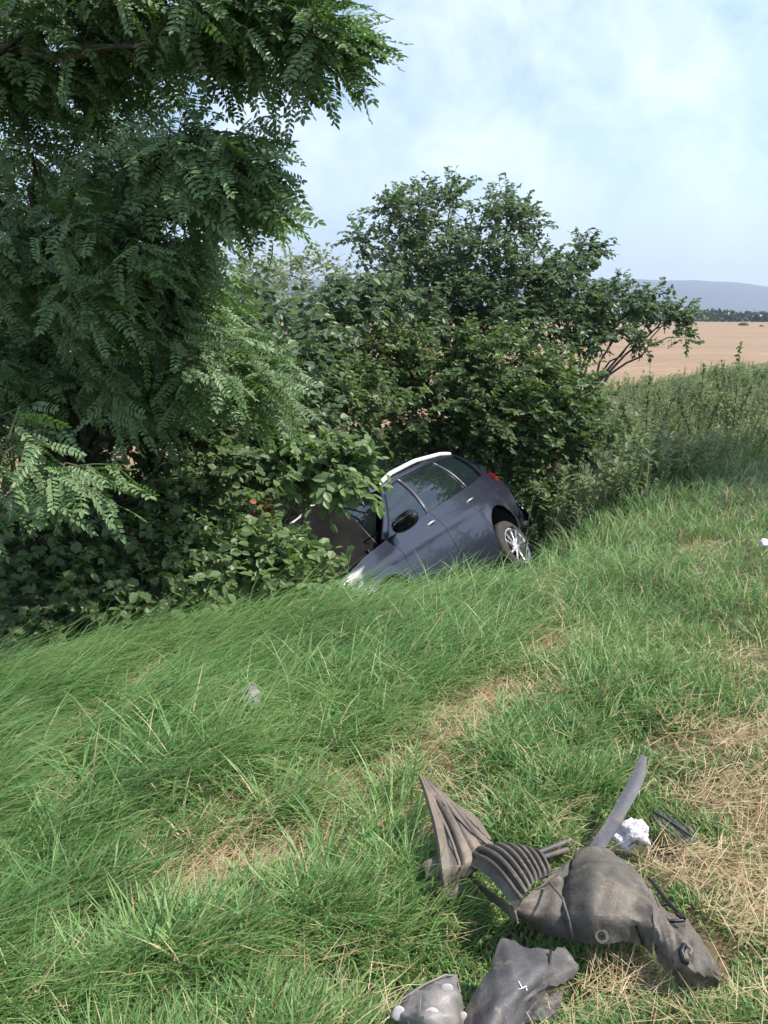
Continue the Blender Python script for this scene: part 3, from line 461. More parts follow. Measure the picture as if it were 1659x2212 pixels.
for px, py, wpx, lab in ((1606, 702, 11, 'small lone dark shrub out on the brown field'), (1645, 704, 5, 'smaller lone shrub beside the first on the far field')):
    dep = 1.9 / ((py * K - 318) / FPX); c = at(px, py, dep); c[2] = -.3; rr = wpx * K / FPX * dep; n = 260
    q = unit(RNG.normal(0, 1, (n, 3))) * RNG.random((n, 1)) ** .4; q[:, 2] = np.abs(q[:, 2]); Pl = q * [rr, rr, rr * .55]; V, F = bake(OVATE[1], frames(RNG.normal(0, 1, (n, 3)), RNG.normal(0, 1, (n, 3))), Pl, np.full(n, rr * .3))
    root = empty('field_shrub', c, lab, 'shrub'); obj('foliage', V, F, bush_leaf, root, attrs={'tint': np.full(len(V), .3)}, kind='stuff'); V, F = tubes([(np.array([[0, 0, 0], [0, 0, rr * .3], [.1 * rr, 0, rr * .5]]), [rr * .05, rr * .04, rr * .02])], 5); obj('trunk', V, F, bark, root)

# ------------------------------------------------------------------ haze
bm = bmesh.new(); bmesh.ops.create_cube(bm, size=1); hz = bpy.data.meshes.new('haze'); bm.to_mesh(hz); bm.free()
hm = bpy.data.materials.new('haze'); hm.use_nodes = True; hm.node_tree.nodes.clear(); o_ = N(hm.node_tree, 'ShaderNodeOutputMaterial'); pv = N(hm.node_tree, 'ShaderNodeVolumePrincipled'); pv.inputs['Density'].default_value = HAZE; pv.inputs['Color'].default_value = (.66, .79, 1, 1); pv.inputs['Anisotropy'].default_value = .3
hm.node_tree.links.new(pv.outputs[0], o_.inputs['Volume']); hz.materials.append(hm); ho = bpy.data.objects.new('haze', hz); link(ho); ho.scale = (17000, 17000, 520); ho.location = (0, 0, 253); tag(ho, 'thin bluish summer haze fading the distant hills', 'haze', kind='stuff')

# ------------------------------------------------------------------ car
paint = simple('slate_blue_paint', (.024, .028, .046), .32, metal=.4, noise=.04, scale=3, coat=.45)
glass_m = simple('tinted_glass', (.012, .020, .022), .04, noise=.1, scale=2, spec=.9, alpha=.88)
pil_m = simple('grey_pillar_trim', (.05, .055, .07), .35, noise=.05)
rail_m = simple('satin_rail', (.80, .79, .80), .4, metal=.25, noise=.03)
black_p = simple('black_plastic', (.012, .012, .014), .45, noise=.1)
gloss_b = simple('gloss_black_plastic', (.01, .01, .012), .18, noise=.1)
chrome = simple('bright_trim', (.80, .80, .80), .22, metal=.9, noise=.03)
alloy = simple('silver_alloy', (.72, .72, .73), .32, metal=.6, noise=.05)
rubber = simple('tyre_rubber', (.035, .032, .028), .85, noise=.2, scale=20)
red_l = simple('red_lamp_lens', (.17, .018, .014), .25, noise=.1, coat=.3)
lens_m = simple('clear_lamp_lens', (.62, .64, .66), .1, metal=.3, noise=.1)
torn = simple('torn_edge_and_highlight', (.55, .54, .54), .5, metal=.3, noise=.2, scale=14, bump=.5)  # bare torn wing metal, also the painted highlight on the bonnet's far edge
inner = simple('dark_underbody', (.018, .017, .016), .8, noise=.2)
seat_m = simple('dark_seat_cloth', (.03, .03, .032), .9)
car = empty('crashed_car', CP, 'slate blue hatchback crashed nose down into the ditch with a lifted crumpled bonnet', 'car')
_m = np.eye(4); _m[:3, :3] = CR; _m[:3, 3] = CP; car.matrix_world = Matrix(_m.tolist())
def gridmesh(name, G, m, parent=None, smooth=True, thick=0, flip=False, sub_=0):
    """G (a,b,3) grid of points"""
    G = np.asarray(G, float); a, b = G.shape[:2]; i, j = np.meshgrid(np.arange(a - 1), np.arange(b - 1), indexing='ij'); i = i.ravel(); j = j.ravel()
    F = np.stack([i * b + j, (i + 1) * b + j, (i + 1) * b + j + 1, i * b + j + 1], 1)
    if flip: F = F[:, ::-1]
    o = obj(name, G.reshape(-1, 3), [F], m, parent or car, smooth)
    if thick:
        md = o.modifiers.new('thickness', 'SOLIDIFY'); md.thickness = thick; md.offset = -1; es = o.modifiers.new('crisp_edges', 'EDGE_SPLIT'); es.split_angle = R(50)
    return o
def sweep(name, P, wa, wb, m, parent=None, axis_=(0, 1, 0)):
    """flat oval bar along P: half width wa across, half depth wb along axis_"""
    P = np.asarray(P, float); T = np.gradient(P, axis=0); T /= np.linalg.norm(T, axis=1, keepdims=True); B = np.tile(np.array(axis_, float), (len(P), 1)); B -= T * (B * T).sum(1, keepdims=True); B = unit(B); A = np.cross(T, B)
    th = np.arange(8) * math.pi / 4; wa = np.broadcast_to(wa, len(P)); V = P[:, None] + A[:, None] * (np.cos(th)[None, :, None] * wa[:, None, None]) + B[:, None] * (np.sin(th)[None, :, None] * wb)
    n = len(P); i, j = np.meshgrid(np.arange(n - 1), np.arange(8), indexing='ij'); i = i.ravel(); j = j.ravel(); j2 = (j + 1) % 8
    F = [np.stack([i * 8 + j, i * 8 + j2, (i + 1) * 8 + j2, (i + 1) * 8 + j], 1)]; caps = np.array([[0, 1, 2, 3], [0, 3, 4, 7], [4, 5, 6, 7]]); F.append(caps); F.append(caps[:, ::-1] + (n - 1) * 8)
    return obj(name, V.reshape(-1, 3), F, m, parent or car, True)
WB = 2.64; RA = .385
def top_z(x): return np.interp(x, [-.9, -.6, .1, 1.2, 2.2, 2.7, 3.1, 3.45], [1.10, 1.12, 1.07, 1.03, 1.00, .96, .89, .74])
def bot_z(x):
    z = np.full_like(x, .24)
    for c in (0, WB):
        q = np.abs(x - c) < RA; z[q] = np.maximum(z[q], .33 + np.sqrt(np.maximum(RA ** 2 - (x[q] - c) ** 2, 0)))
    return z + np.interp(x, [-.9, -.5, 3, 3.45], [.1, 0, 0, .04])
def ymax(x): return np.interp(x, [-.92, -.75, -.3, .3, 2.9, 3.2, 3.47], [.72, .85, .905, .92, .91, .84, .66])
_pz = np.linspace(.1, 1.3, 241); _pr = np.interp(_pz, [.22, .33, .5, .66, .76, .80, .86, .93, 1.0, 1.12], [.90, .935, .968, .984, .988, 1.0, .990, .960, .94, .90]); _w = np.hanning(11); _w /= _w.sum(); _pr = np.convolve(np.pad(_pr, 5, 'edge'), _w, 'valid')
def side_y(x, z):
    pr = np.interp(z, _pz, _pr)
    fl = sum(.022 * np.clip(1 - np.abs(np.hypot(x - c, z - .33) - RA) / .09, 0, 1) for c in (0, WB))
    return ymax(x) * pr + fl
def xs_for(a, b):
    q = [a, b] + list(np.arange(a, b, .05))
    for c in (0, WB): q += [c + RA * math.cos(k) for k in np.linspace(0, math.pi, 17)]
    q = sorted(v for v in q if a <= v <= b); r_ = [q[0]]
    for v in q[1:]:
        if v - r_[-1] > .006: r_.append(v)
    r_[-1] = b; return np.array(r_)
SEG = [('rear_wing', -.90, .335), ('rear_door', .342, 1.235), ('front_door', 1.242, 2.18), ('front_wing', 2.187, 3.45)]
for sgn in (1, -1):
    for nm, a, b in SEG:
        xx = xs_for(a, b); tt = np.linspace(0, 1, 34); bz = bot_z(xx); Xg = np.repeat(xx[:, None], 34, 1); Zs = bz[:, None] + (top_z(xx) - bz)[:, None] * tt
        o = gridmesh(nm, np.stack([Xg, sgn * side_y(Xg, Zs), Zs], -1), paint, thick=.012, flip=sgn < 0)
        if 'door' in nm:
            hx = b - .88 + .02 if nm == 'rear_door' else b - .80; hz = .925
            hy = side_y(np.array([hx]), np.array([hz]))[0]
            sweep('door_handle', [[hx - .09, sgn * (hy + .01), hz], [hx - .05, sgn * (hy + .035), hz], [hx + .05, sgn * (hy + .035), hz - .002], [hx + .09, sgn * (hy + .01), hz - .004]], .014, .012, chrome, o)
            gridmesh('handle_recess', [[[hx + dx * .075, sgn * (hy + .003), hz + dz * .03 - .012] for dz in (-1, 0, 1)] for dx in (-1, -.5, .5, 1)], black_p, o, thick=.003, flip=sgn < 0)
    for c in (0, WB):  # wheel housings
        th = np.linspace(-.15, math.pi + .15, 18); gridmesh('wheel_housing', [[[c + (RA - .012) * math.cos(q), sgn * yy, .33 + (RA - .012) * math.sin(q)] for yy in (.55, .7, .88)] for q in th], inner)
        gridmesh('wheel_housing', [[[c + (RA - .01) * math.cos(q) * k, sgn * .54, .33 + (RA - .01) * math.sin(q) * k] for k in (0, 1)] for q in th], inner)
    gridmesh('sill', [[[x_, sgn * y_, z_] for y_, z_ in ((.895, .25), (.87, .19), (.7, .17))] for x_ in (.36, 1.3, 2.27)], black_p, thick=.01)
    # greenhouse
    xb = np.array([2.24, 2.05, 1.2, .12, -.5]); xt = np.array([1.42, 1.38, 1.05, .25, -.42])
    def belt(x_): return np.array([x_, sgn * (side_y(np.array([x_]), top_z(np.array([x_])))[0] - .02), float(top_z(x_)) - .005])
    def roofl(x_): return np.array([x_, sgn * np.interp(x_, [-.7, -.3, .5, 1.45], [.60, .655, .68, .655]), np.interp(x_, [-.7, -.4, .3, 1.05, 1.45], [1.40, 1.50, 1.545, 1.535, 1.485])])
    def panel(b0, b1, t0, t1, out_=0.0, n=6):
        return [[(belt(b0 + (b1 - b0) * u) * (1 - v) + roofl(t0 + (t1 - t0) * u) * v) + np.array([0, sgn * (.035 * math.sin(math.pi * v) + out_), 0]) for v in np.linspace(0, 1, n)] for u in np.linspace(0, 1, n)]
    gridmesh('side_window', panel(2.16, 1.24, 1.44, 1.09, -.012), glass_m, thick=.005, flip=sgn > 0)
    gridmesh('side_window', panel(1.16, .14, 1.03, .24, -.012), glass_m, thick=.005, flip=sgn > 0)
    gridmesh('quarter_window', panel(.08, -.42, .18, -.36, -.012), glass_m, thick=.005, flip=sgn > 0)
    def pillar(name, b, t_, w0, w1, mm, ex=0.0):
        return sweep(name, [belt(b) * (1 - v) + roofl(t_) * v + np.array([0, sgn * (.035 * math.sin(math.pi * v) + ex), 0]) for v in np.linspace(0, 1, 7)], np.linspace(w0, w1, 7), .018, mm, axis_=(0, 1, 0))
    pillar('front_pillar', 2.22, 1.44, .050, .040, paint, .004); pillar('centre_pillar', 1.20, 1.06, .040, .034, pil_m, -.008); pillar('rear_divider', .11, .21, .02, .018, pil_m, -.006)
    gridmesh('rear_pillar', panel(-.42, -.86, -.36, -.62, 0), paint, thick=.03, flip=sgn > 0)
    sweep('roof_edge', [roofl(v) for v in np.linspace(1.46, -.64, 14)], .030, .03, paint)
    sweep('window_trim', [belt(v) + [0, sgn * .004, .004] for v in np.linspace(2.2, -.45, 12)], .009, .012, gloss_b)
    rr = [[v, sgn * (np.interp(v, [-.6, .4, 1.3], [.575, .60, .585])), np.interp(v, [-.6, -.3, .4, 1.0, 1.35], [1.53, 1.60, 1.645, 1.625, 1.56]) ] for v in np.linspace(1.36, -.5, 16)]
    rl = sweep('roof_rail', rr, .026, .024, rail_m)
    # mirror
    mb = np.array([2.02, sgn * .885, 1.03]); sweep('mirror_arm', [mb, mb + [-.01, sgn * .06, .01], mb + [-.02, sgn * .10, .03]], .035, .02, black_p)
    mc = mb + np.array([.03, sgn * .17, .02]); th = np.linspace(0, 2 * math.pi, 17); ph = np.linspace(0, math.pi, 10); G = []
    for p_ in ph:
        G.append([[mc[0] + .085 * math.copysign(abs(math.cos(p_)) ** .8, math.cos(p_)) * (1 if p_ < 1.57 else .25), mc[1] + .155 * math.sin(p_) ** .6 * math.copysign(abs(math.cos(q)) ** .8, math.cos(q)), mc[2] + .085 * math.sin(p_) ** .6 * math.copysign(abs(math.sin(q)) ** .8, math.sin(q))] for q in th])
    mo = gridmesh('door_mirror', G, gloss_b, flip=True)
    sweep('mirror_lamp', [[mc[0] + .078, mc[1] - sgn * .08, mc[2] + .03], [mc[0] + .088, mc[1] + sgn * .02, mc[2] + .032], [mc[0] + .06, mc[1] + sgn * .125, mc[2] + .03]], .006, .006, lens_m, mo)
    # tail lamp, head lamp
    gridmesh('tail_lamp', [[[x_, sgn * (side_y(np.array([x_]), np.array([z_]))[0] + .008 - .05 * (z_ > 1.1)), z_] for z_ in np.linspace(.95, 1.20, 5)] for x_ in np.linspace(-.91, -.60, 6)], red_l, thick=.02, flip=sgn < 0)
    gridmesh('head_lamp', [[[x_, sgn * (side_y(np.array([x_]), np.array([z_]))[0] + .006), z_] for z_ in np.linspace(.62, .80 - .1 * (x_ - 2.95), 4)] for x_ in np.linspace(2.95, 3.44, 7)], lens_m, thick=.01, flip=sgn < 0)
    # wheels
    for c, zz, cam_ in ((0, .19, 0), (WB, .33, 0)):
        wl = empty('wheel', (c, sgn * .80, zz)); wl.parent = car; wl.rotation_euler = (0, 0, R(6) if c else 0)
        def lathe(nm, prof, m_, n=40):
            th = np.linspace(0, 2 * math.pi, n + 1); return gridmesh(nm, [[[r_ * math.cos(q), sgn * y_, r_ * math.sin(q)] for r_, y_ in prof] for q in th], m_, wl)
        lathe('tyre', [(.222, -.12), (.30, -.125), (.335, -.11), (.345, -.08), (.340, -.045), (.346, -.04), (.346, .0), (.340, .005), (.346, .01), (.345, .05), (.338, .078), (.30, .095), (.24, .10), (.226, .09)], rubber)
        lathe('rim', [(.226, .09), (.232, .098), (.216, .09), (.205, .06), (.195, -.05), (.19, -.12)], alloy)
        lathe('brake_disc', [(0, .0), (.14, .0), (.14, -.02), (0, -.02)], inner, 24)
        lathe('hub', [(0, .085), (.03, .085), (.045, .072), (.06, .05)], alloy, 20)
        for k in range(10):
            a_ = 2 * math.pi * k / 10 + (.06 if k % 2 else -.06); e_ = np.array([math.cos(a_), 0, math.sin(a_)])
            sweep('spoke', [e_ * r_ + [0, sgn * y_, 0] for r_, y_ in ((.035, .068), (.10, .078), (.17, .082), (.218, .085))], [.014, .013, .014, .017], .010, alloy, wl, (0, 1, 0))
# roof, glass front and rear, rear end
G = []
for x_ in np.linspace(1.46, -.64, 16):
    row = []
    ez = np.interp(x_, [-.7, -.4, .3, 1.05, 1.47], [1.40, 1.50, 1.545, 1.535, 1.485]); ey = np.interp(x_, [-.7, -.3, .5, 1.45], [.60, .655, .68, .655])
    for v in np.linspace(-1, 1, 15): row.append([x_ , ey * v, ez + .115 * (1 - abs(v) ** 2.6) * np.interp(x_, [-.65, 0, 1, 1.46], [.9, 1, .9, .55])])
    G.append(row)
gridmesh('roof', G, paint, thick=.02)
gridmesh('windscreen', [[[2.24 + .20 * (1 - v * v) + (1.45 + .05 * (1 - v * v) - 2.24 - .20 * (1 - v * v)) * u, v * (.75 + (.63 - .75) * u), 1.0 + .05 * (1 - v * v) + (.49 + .035 * (1 - v * v)) * u + .03 * math.sin(math.pi * u)] for v in np.linspace(-1, 1, 13)] for u in np.linspace(0, 1, 9)], glass_m, thick=.006, flip=True)
gridmesh('scuttle', [[[2.24 + .20 * (1 - v * v) + dx, v * .76, 1.0 + .05 * (1 - v * v) - .02 - dz] for v in np.linspace(-1, 1, 9)] for dx, dz in ((-.01, 0), (.08, .02), (.16, .06))], black_p, thick=.006)
for v in (.35, -.25): sweep('wiper', [[2.43, v, 1.06], [2.33, v + .28, 1.10], [2.22, v + .48, 1.10]], .008, .006, black_p)
gridmesh('rear_window', [[[-.62 - .24 * u - .03 * (1 - v * v), v * (.58 + .10 * u), 1.43 + .05 * (1 - v * v) - .36 * u] for v in np.linspace(-1, 1, 9)] for u in np.linspace(0, 1, 6)], glass_m, thick=.006)
gridmesh('tailgate', [[[-.885 - .06 * (1 - v * v) - .03 * math.sin(math.pi * u), v * .73, 1.09 - .50 * u] for v in np.linspace(-1, 1, 11)] for u in np.linspace(0, 1, 7)], paint, thick=.02)
gridmesh('rear_bumper', [[[-.90 - .10 * (1 - v ** 4) - .03 * math.sin(math.pi * u), v * (.76 + .04 * math.sin(3 * u)), .60 - .32 * u] for v in np.linspace(-1, 1, 11)] for u in np.linspace(0, 1, 6)], paint, thick=.02)
gridmesh('front_bumper', [[[3.40 + .13 * (1 - abs(v) ** 3) + .03 * math.sin(math.pi * u) + RNG.normal(0, .006), v * .70, .60 - .34 * u + RNG.normal(0, .006)] for v in np.linspace(-1, 1, 13)] for u in np.linspace(0, 1, 6)], paint, thick=.02, flip=True)
gl = gridmesh('grille', [[[3.43 + .05 * (1 - v * v), v * .5, .74 - .13 * u] for v in np.linspace(-1, 1, 7)] for u in (0, 1)], black_p, thick=.01, flip=True)
for k in range(3): sweep('grille_bar', [[3.45 + .05 * (1 - v * v), v * .48, .72 - .045 * k] for v in np.linspace(-1, 1, 7)], .007, .008, chrome, gl, (1, 0, 0))
gridmesh('underbody', [[[x_, y_, .2 + .02 * (k % 2)] for y_ in (-.72, 0, .72)] for k, x_ in enumerate((-.85, -.4, .4, 1.3, 2.2, 3.35))], inner, thick=.03)
gridmesh('engine_bay', [[[x_, y_, .62 + .08 * math.sin(5 * x_ + 3 * y_)] for y_ in np.linspace(-.68, .68, 7)] for x_ in np.linspace(2.3, 3.35, 7)], inner, thick=.03)
gridmesh('bulkhead', [[[2.36, y_, z_] for y_ in (-.74, 0, .74)] for z_ in (.25, .7, 1.02)], inner, thick=.02)
for yy in (.36, -.36):
    for x_ in (1.25, .35):
        st_ = gridmesh('seat', [[[x_ + px_, yy + v * .25, pz_ + .02 * v * v] for v in np.linspace(-1, 1, 5)] for px_, pz_ in ((.35, .45), (.33, .56), (-.05, .54), (-.20, .85), (-.27, 1.15))], seat_m, thick=.08)
        hr = gridmesh('headrest', [[[x_ - .30 - .03 * u, yy + v * .13, 1.20 + .18 * u] for v in np.linspace(-1, 1, 4)] for u in np.linspace(0, 1, 3)], seat_m, st_, thick=.07)
gridmesh('dashboard', [[[x_, y_, z_] for y_ in np.linspace(-.72, .72, 5)] for x_, z_ in ((2.36, .98), (1.95, .98), (1.80, .88), (1.85, .6))], black_p, thick=.02)
# lifted and crumpled bonnet, torn free at its far side
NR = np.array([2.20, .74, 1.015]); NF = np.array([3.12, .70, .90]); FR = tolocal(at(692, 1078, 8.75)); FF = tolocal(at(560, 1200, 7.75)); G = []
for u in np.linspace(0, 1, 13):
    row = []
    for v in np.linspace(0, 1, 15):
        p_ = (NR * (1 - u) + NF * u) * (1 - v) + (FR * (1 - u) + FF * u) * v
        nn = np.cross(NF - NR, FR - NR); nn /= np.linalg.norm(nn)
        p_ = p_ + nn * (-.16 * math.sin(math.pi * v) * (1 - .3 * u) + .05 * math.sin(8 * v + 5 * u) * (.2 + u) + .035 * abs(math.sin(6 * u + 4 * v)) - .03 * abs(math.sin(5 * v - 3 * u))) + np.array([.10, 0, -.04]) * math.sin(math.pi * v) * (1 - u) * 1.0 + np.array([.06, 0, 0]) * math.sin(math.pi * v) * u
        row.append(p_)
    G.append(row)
bonnet = gridmesh('bonnet', G, simple('dark_lining', (.012, .011, .010), .95, noise=.2, spec=.1), thick=.010)  # very dark matte lining on the bonnet's visible face
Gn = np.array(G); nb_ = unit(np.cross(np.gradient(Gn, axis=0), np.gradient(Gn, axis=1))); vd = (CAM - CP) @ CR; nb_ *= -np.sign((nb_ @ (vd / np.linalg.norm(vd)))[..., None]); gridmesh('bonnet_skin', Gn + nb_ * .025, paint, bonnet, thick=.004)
G = np.array(G); sweep('bonnet_rear_lip', G[0][:-2], .009, .009, chrome, bonnet, (0, 0, 1))
lip = G[:, -1]; sweep('bonnet_edge_highlight', np.stack([lip[k] + RNG.normal(0, .008, 3) for k in range(9)]), np.array([.012, .02, .03, .034, .03, .03, .024, .018, .01]), .014, torn, bonnet, (0, 0, 1))  # pale strip: sunlit highlight of the far edge put into the colour
G2 = []
for u in np.linspace(0, 1, 12):
    row = []
    for v in np.linspace(0, 1, 9):
        p_ = np.array([2.75 + .72 * u, .90 - .30 * v - .12 * u, .80 - .10 * u + .10 * math.sin(math.pi * v) - .05 * v]) + np.array([.03 * math.sin(13 * v + 6 * u), .035 * math.sin(15 * u + 8 * v), .045 * math.sin(17 * u) * math.sin(9 * v + 1)]) * u; row.append(p_)
    G2.append(row)
gridmesh('crumpled_corner', G2, paint, thick=.008, smooth=False)
for k in range(7): sweep('torn_wing_edge', np.array([[3.0 + .07 * k, .86 - .05 * k, .80 + .05 * (k % 2)], [3.05 + .08 * k, .83 - .05 * k, .74 - .03 * k], [3.12 + .07 * k, .84 - .06 * k, .62 - .02 * k]]) + RNG.normal(0, .02, (3, 3)), .018 + .01 * (k % 3), .006, torn)
# torn front corner
pts_ = [tolocal(at(px, py, dd)) for px, py, dd in ((785, 1222, 7.35), (772, 1240, 7.3), (760, 1252, 7.25), (748, 1268, 7.2), (738, 1284, 7.15), (742, 1300, 7.1))]
sweep('torn_wing_edge', np.array(pts_), np.array([.012, .03, .06, .075, .06, .04]), .03, torn)
for k in range(5):
    a_ = tolocal(at(750 - 8 * k, 1258 + 8 * k, 7.1)); b_ = tolocal(at(738 - 14 * k, 1300 + 2 * k, 6.95)); sweep('torn_wing_edge', np.array([a_, (a_ + b_) / 2 + RNG.normal(0, .02, 3), b_]), .012, .006, torn)

# ------------------------------------------------------------------ torn plastic parts and litter on the verge
def plastic(name, a, b, dirt=(.20, .16, .115), rough=.62):
    m, t, o = mat(name); p = N(t, 'ShaderNodeBsdfPrincipled', i_Roughness=rough); t.links.new(p.outputs[0], o.inputs[0]); tc = N(t, 'ShaderNodeTexCoord')
    n1 = N(t, 'ShaderNodeTexNoise', i_Scale=5.0, i_Detail=8.0, i_Roughness=.7); n2 = N(t, 'ShaderNodeTexNoise', i_Scale=90.0, i_Detail=4.0, i_Roughness=.7)
    for n in (n1, n2): t.links.new(tc.outputs['Object'], n.inputs['Vector'])
    r = N(t, 'ShaderNodeValToRGB'); e = r.color_ramp.elements; e[0].position = .35; e[0].color = (*a, 1); e[1].position = .55; e[1].color = (*b, 1); x_ = e.new(.72); x_.color = (*dirt, 1)
    ad = N(t, 'ShaderNodeMath', operation='MULTIPLY_ADD', i_1=.25, i_2=-.12); t.links.new(n2.outputs['Fac'], ad.inputs[0]); ad2 = N(t, 'ShaderNodeMath', operation='ADD'); t.links.new(ad.outputs[0], ad2.inputs[0]); t.links.new(n1.outputs['Fac'], ad2.inputs[1]); t.links.new(ad2.outputs[0], r.inputs[0])
    ms_ = N(t, 'ShaderNodeMapping'); ms_.inputs['Scale'].default_value = (9, 260, 60); ms_.inputs['Rotation'].default_value = (0, .3, .7); t.links.new(tc.outputs['Object'], ms_.inputs[0])
    n3 = N(t, 'ShaderNodeTexNoise', i_Scale=1.0, i_Detail=3.0); t.links.new(ms_.outputs[0], n3.inputs['Vector']); sr_ = N(t, 'ShaderNodeMapRange'); sr_.inputs[1].default_value = .68; sr_.inputs[2].default_value = .74; sr_.inputs[4].default_value = .5; t.links.new(n3.outputs['Fac'], sr_.inputs[0])
    n4 = N(t, 'ShaderNodeTexNoise', i_Scale=16.0, i_Detail=7.0, i_Roughness=.75); t.links.new(tc.outputs['Object'], n4.inputs['Vector']); mr_ = N(t, 'ShaderNodeMapRange'); mr_.inputs[1].default_value = .55; mr_.inputs[2].default_value = .68; mr_.inputs[4].default_value = .75; t.links.new(n4.outputs['Fac'], mr_.inputs[0])
    x1 = N(t, 'ShaderNodeMix', data_type='RGBA'); x1.inputs[7].default_value = (.21, .165, .115, 1); t.links.new(mr_.outputs[0], x1.inputs[0]); t.links.new(r.outputs[0], x1.inputs[6])
    x2 = N(t, 'ShaderNodeMix', data_type='RGBA'); x2.inputs[7].default_value = (.38, .36, .34, 1); t.links.new(sr_.outputs[0], x2.inputs[0]); t.links.new(x1.outputs[2], x2.inputs[6])
    t.links.new(x2.outputs[2], p.inputs['Base Color']); bp = N(t, 'ShaderNodeBump', i_Strength=.6, i_Distance=.004); t.links.new(n2.outputs['Fac'], bp.inputs['Height']); t.links.new(bp.outputs[0], p.inputs['Normal']); return m
pl_brown = plastic('dusty_brown_plastic', (.095, .078, .060), (.145, .118, .092), (.23, .18, .135), .6)
pl_grey = plastic('dusty_grey_plastic', (.042, .039, .032), (.088, .077, .062), (.19, .155, .115), .62)
pl_dark = plastic('dark_grey_plastic', (.042, .041, .045), (.075, .072, .072), (.17, .14, .11), .58)
pl_rub = plastic('grey_rubber', (.075, .075, .085), (.10, .10, .11), (.13, .12, .11), .7)
cloth = simple('white_cloth', (.74, .70, .72), .85, noise=.10, scale=30, bump=.6)
stain = simple('reddish_stain', (.36, .20, .17), .9, noise=.15, scale=30)
gloss_w = simple('pale_reflector', (.42, .39, .40), .5, metal=0, noise=.1, scale=10)
def lift(px, py, h):   # point over the ground seen at this pixel, h metres up
    return hit(px, py, h + .045)
def sheet(name, rows, m, parent, thick=.004, org=None, nu=None, noise=0.0, f=None, jag=.0035):
    """rows: lists of (px, py, height) control points, resampled with smooth interpolation"""
    W = [[lift(*q) for q in row] for row in rows]; nv = nu or 24; a = max(12, len(rows) * 5)
    def rs(pts, n): pts = np.array(pts); d = np.r_[0, np.cumsum(np.linalg.norm(np.diff(pts, axis=0), axis=1))]; d /= d[-1]; q = np.linspace(0, 1, n); return np.stack([np.interp(q, d, pts[:, i]) for i in range(3)], 1)
    G = np.array([rs(r_, nv) for r_ in W]); uu = np.linspace(0, 1, len(rows)); q = np.linspace(0, 1, a)
    G = np.stack([np.stack([np.interp(q, uu, G[:, j, i]) for j in range(nv)], 1) for i in range(3)], -1)
    for _ in range(2):
        H_ = G.copy(); H_[1:-1] = (G[:-2] + 2 * G[1:-1] + G[2:]) / 4; G = H_.copy(); H_[:, 1:-1] = (G[:, :-2] + 2 * G[:, 1:-1] + G[:, 2:]) / 4; G = H_
    ii, jj = np.meshgrid(q, np.linspace(0, 1, nv), indexing='ij')
    du = np.gradient(G, axis=0); dv_ = np.gradient(G, axis=1); nn = unit(np.cross(du, dv_)); nn *= np.sign(nn[..., 2:3] + 1e-6)
    hgt_ = noise * (np.sin(ii * 9 + jj * 5) * np.sin(jj * 11 - ii * 4)) + noise * .35 * np.abs(np.sin(ii * 23 + jj * 17)) + noise * .25 * np.sin(jj * 37 - ii * 29)
    if f is not None: hgt_ = hgt_ + f(ii, jj)
    G = G + nn * hgt_[..., None]
    if jag:   # torn outline: the border is nibbled inwards by uneven amounts
        a_, b_ = G.shape[:2]
        for e_, inw in ((G[0], G[2]), (G[-1], G[-3]), (G[:, 0], G[:, 2]), (G[:, -1], G[:, -3])):
            k_ = len(e_); q_ = np.abs(RNG.normal(0, 1, k_)) * jag * (RNG.random(k_) < .6); v_ = inw - e_; e_ += v_ / (np.linalg.norm(v_, axis=1, keepdims=True) + 1e-6) * q_[:, None]
    return gridmesh_at(name, G - org, m, parent, thick)
def gridmesh_at(name, G, m, parent, thick):
    a, b = G.shape[:2]; i, j = np.meshgrid(np.arange(a - 1), np.arange(b - 1), indexing='ij'); i = i.ravel(); j = j.ravel(); F = np.stack([i * b + j, (i + 1) * b + j, (i + 1) * b + j + 1, i * b + j + 1], 1)
    o = obj(name, G.reshape(-1, 3), [F], m, parent, True); md = o.modifiers.new('thickness', 'SOLIDIFY'); md.thickness = thick; md.offset = 0; es = o.modifiers.new('crisp_edges', 'EDGE_SPLIT'); es.split_angle = R(40); return o
def rods(name, pl, r, m, parent, org, sides=5):
    V, F = tubes([(np.array([lift(*q) for q in p_]) - org, np.full(len(p_), r)) for p_ in pl], sides); return obj(name, V, F, m, parent, True)

# 1: pointed splash shield with grooves
org = hit(980, 1850); sh = empty('splash_shield', org, 'pointed dusty brown plastic shield with long grooves sticking up behind the ribbed one', 'car fragment')
def groove(i, j):
    z = np.zeros_like(i)
    for c in (.30, .55, .8): z -= .012 * np.exp(-((j - c) / .035) ** 2) * (i > .22)
    return z + .02 * np.exp(-((j - .05) / .06) ** 2)
sheet('main_panel', [[(908, 1684, .17), (918, 1680, .175), (930, 1688, .17)], [(920, 1730, .155), (955, 1722, .16), (984, 1738, .14)], [(940, 1790, .13), (985, 1780, .15), (1030, 1790, .12)], [(948, 1845, .12), (1000, 1835, .14), (1072, 1830, .11)], [(952, 1885, .10), (1000, 1870, .13), (1088, 1845, .10)], [(955, 1915, .07), (985, 1905, .08), (1010, 1890, .09)]], pl_brown, sh, .005, org, 40, .002, groove)
sheet('folded_flap', [[(984, 1738, .135), (1018, 1755, .10)], [(1020, 1780, .13), (1040, 1778, .10)], [(1058, 1815, .115), (1062, 1815, .09)]], pl_brown, sh, .004, org, 10)
sheet('lower_flange', [[(912, 1862, .10), (948, 1850, .115), (975, 1880, .10)], [(920, 1905, .07), (950, 1900, .08), (995, 1905, .08)], [(938, 1955, .035), (975, 1945, .05), (1010, 1925, .06)]], pl_brown, sh, .005, org, 16, .003)
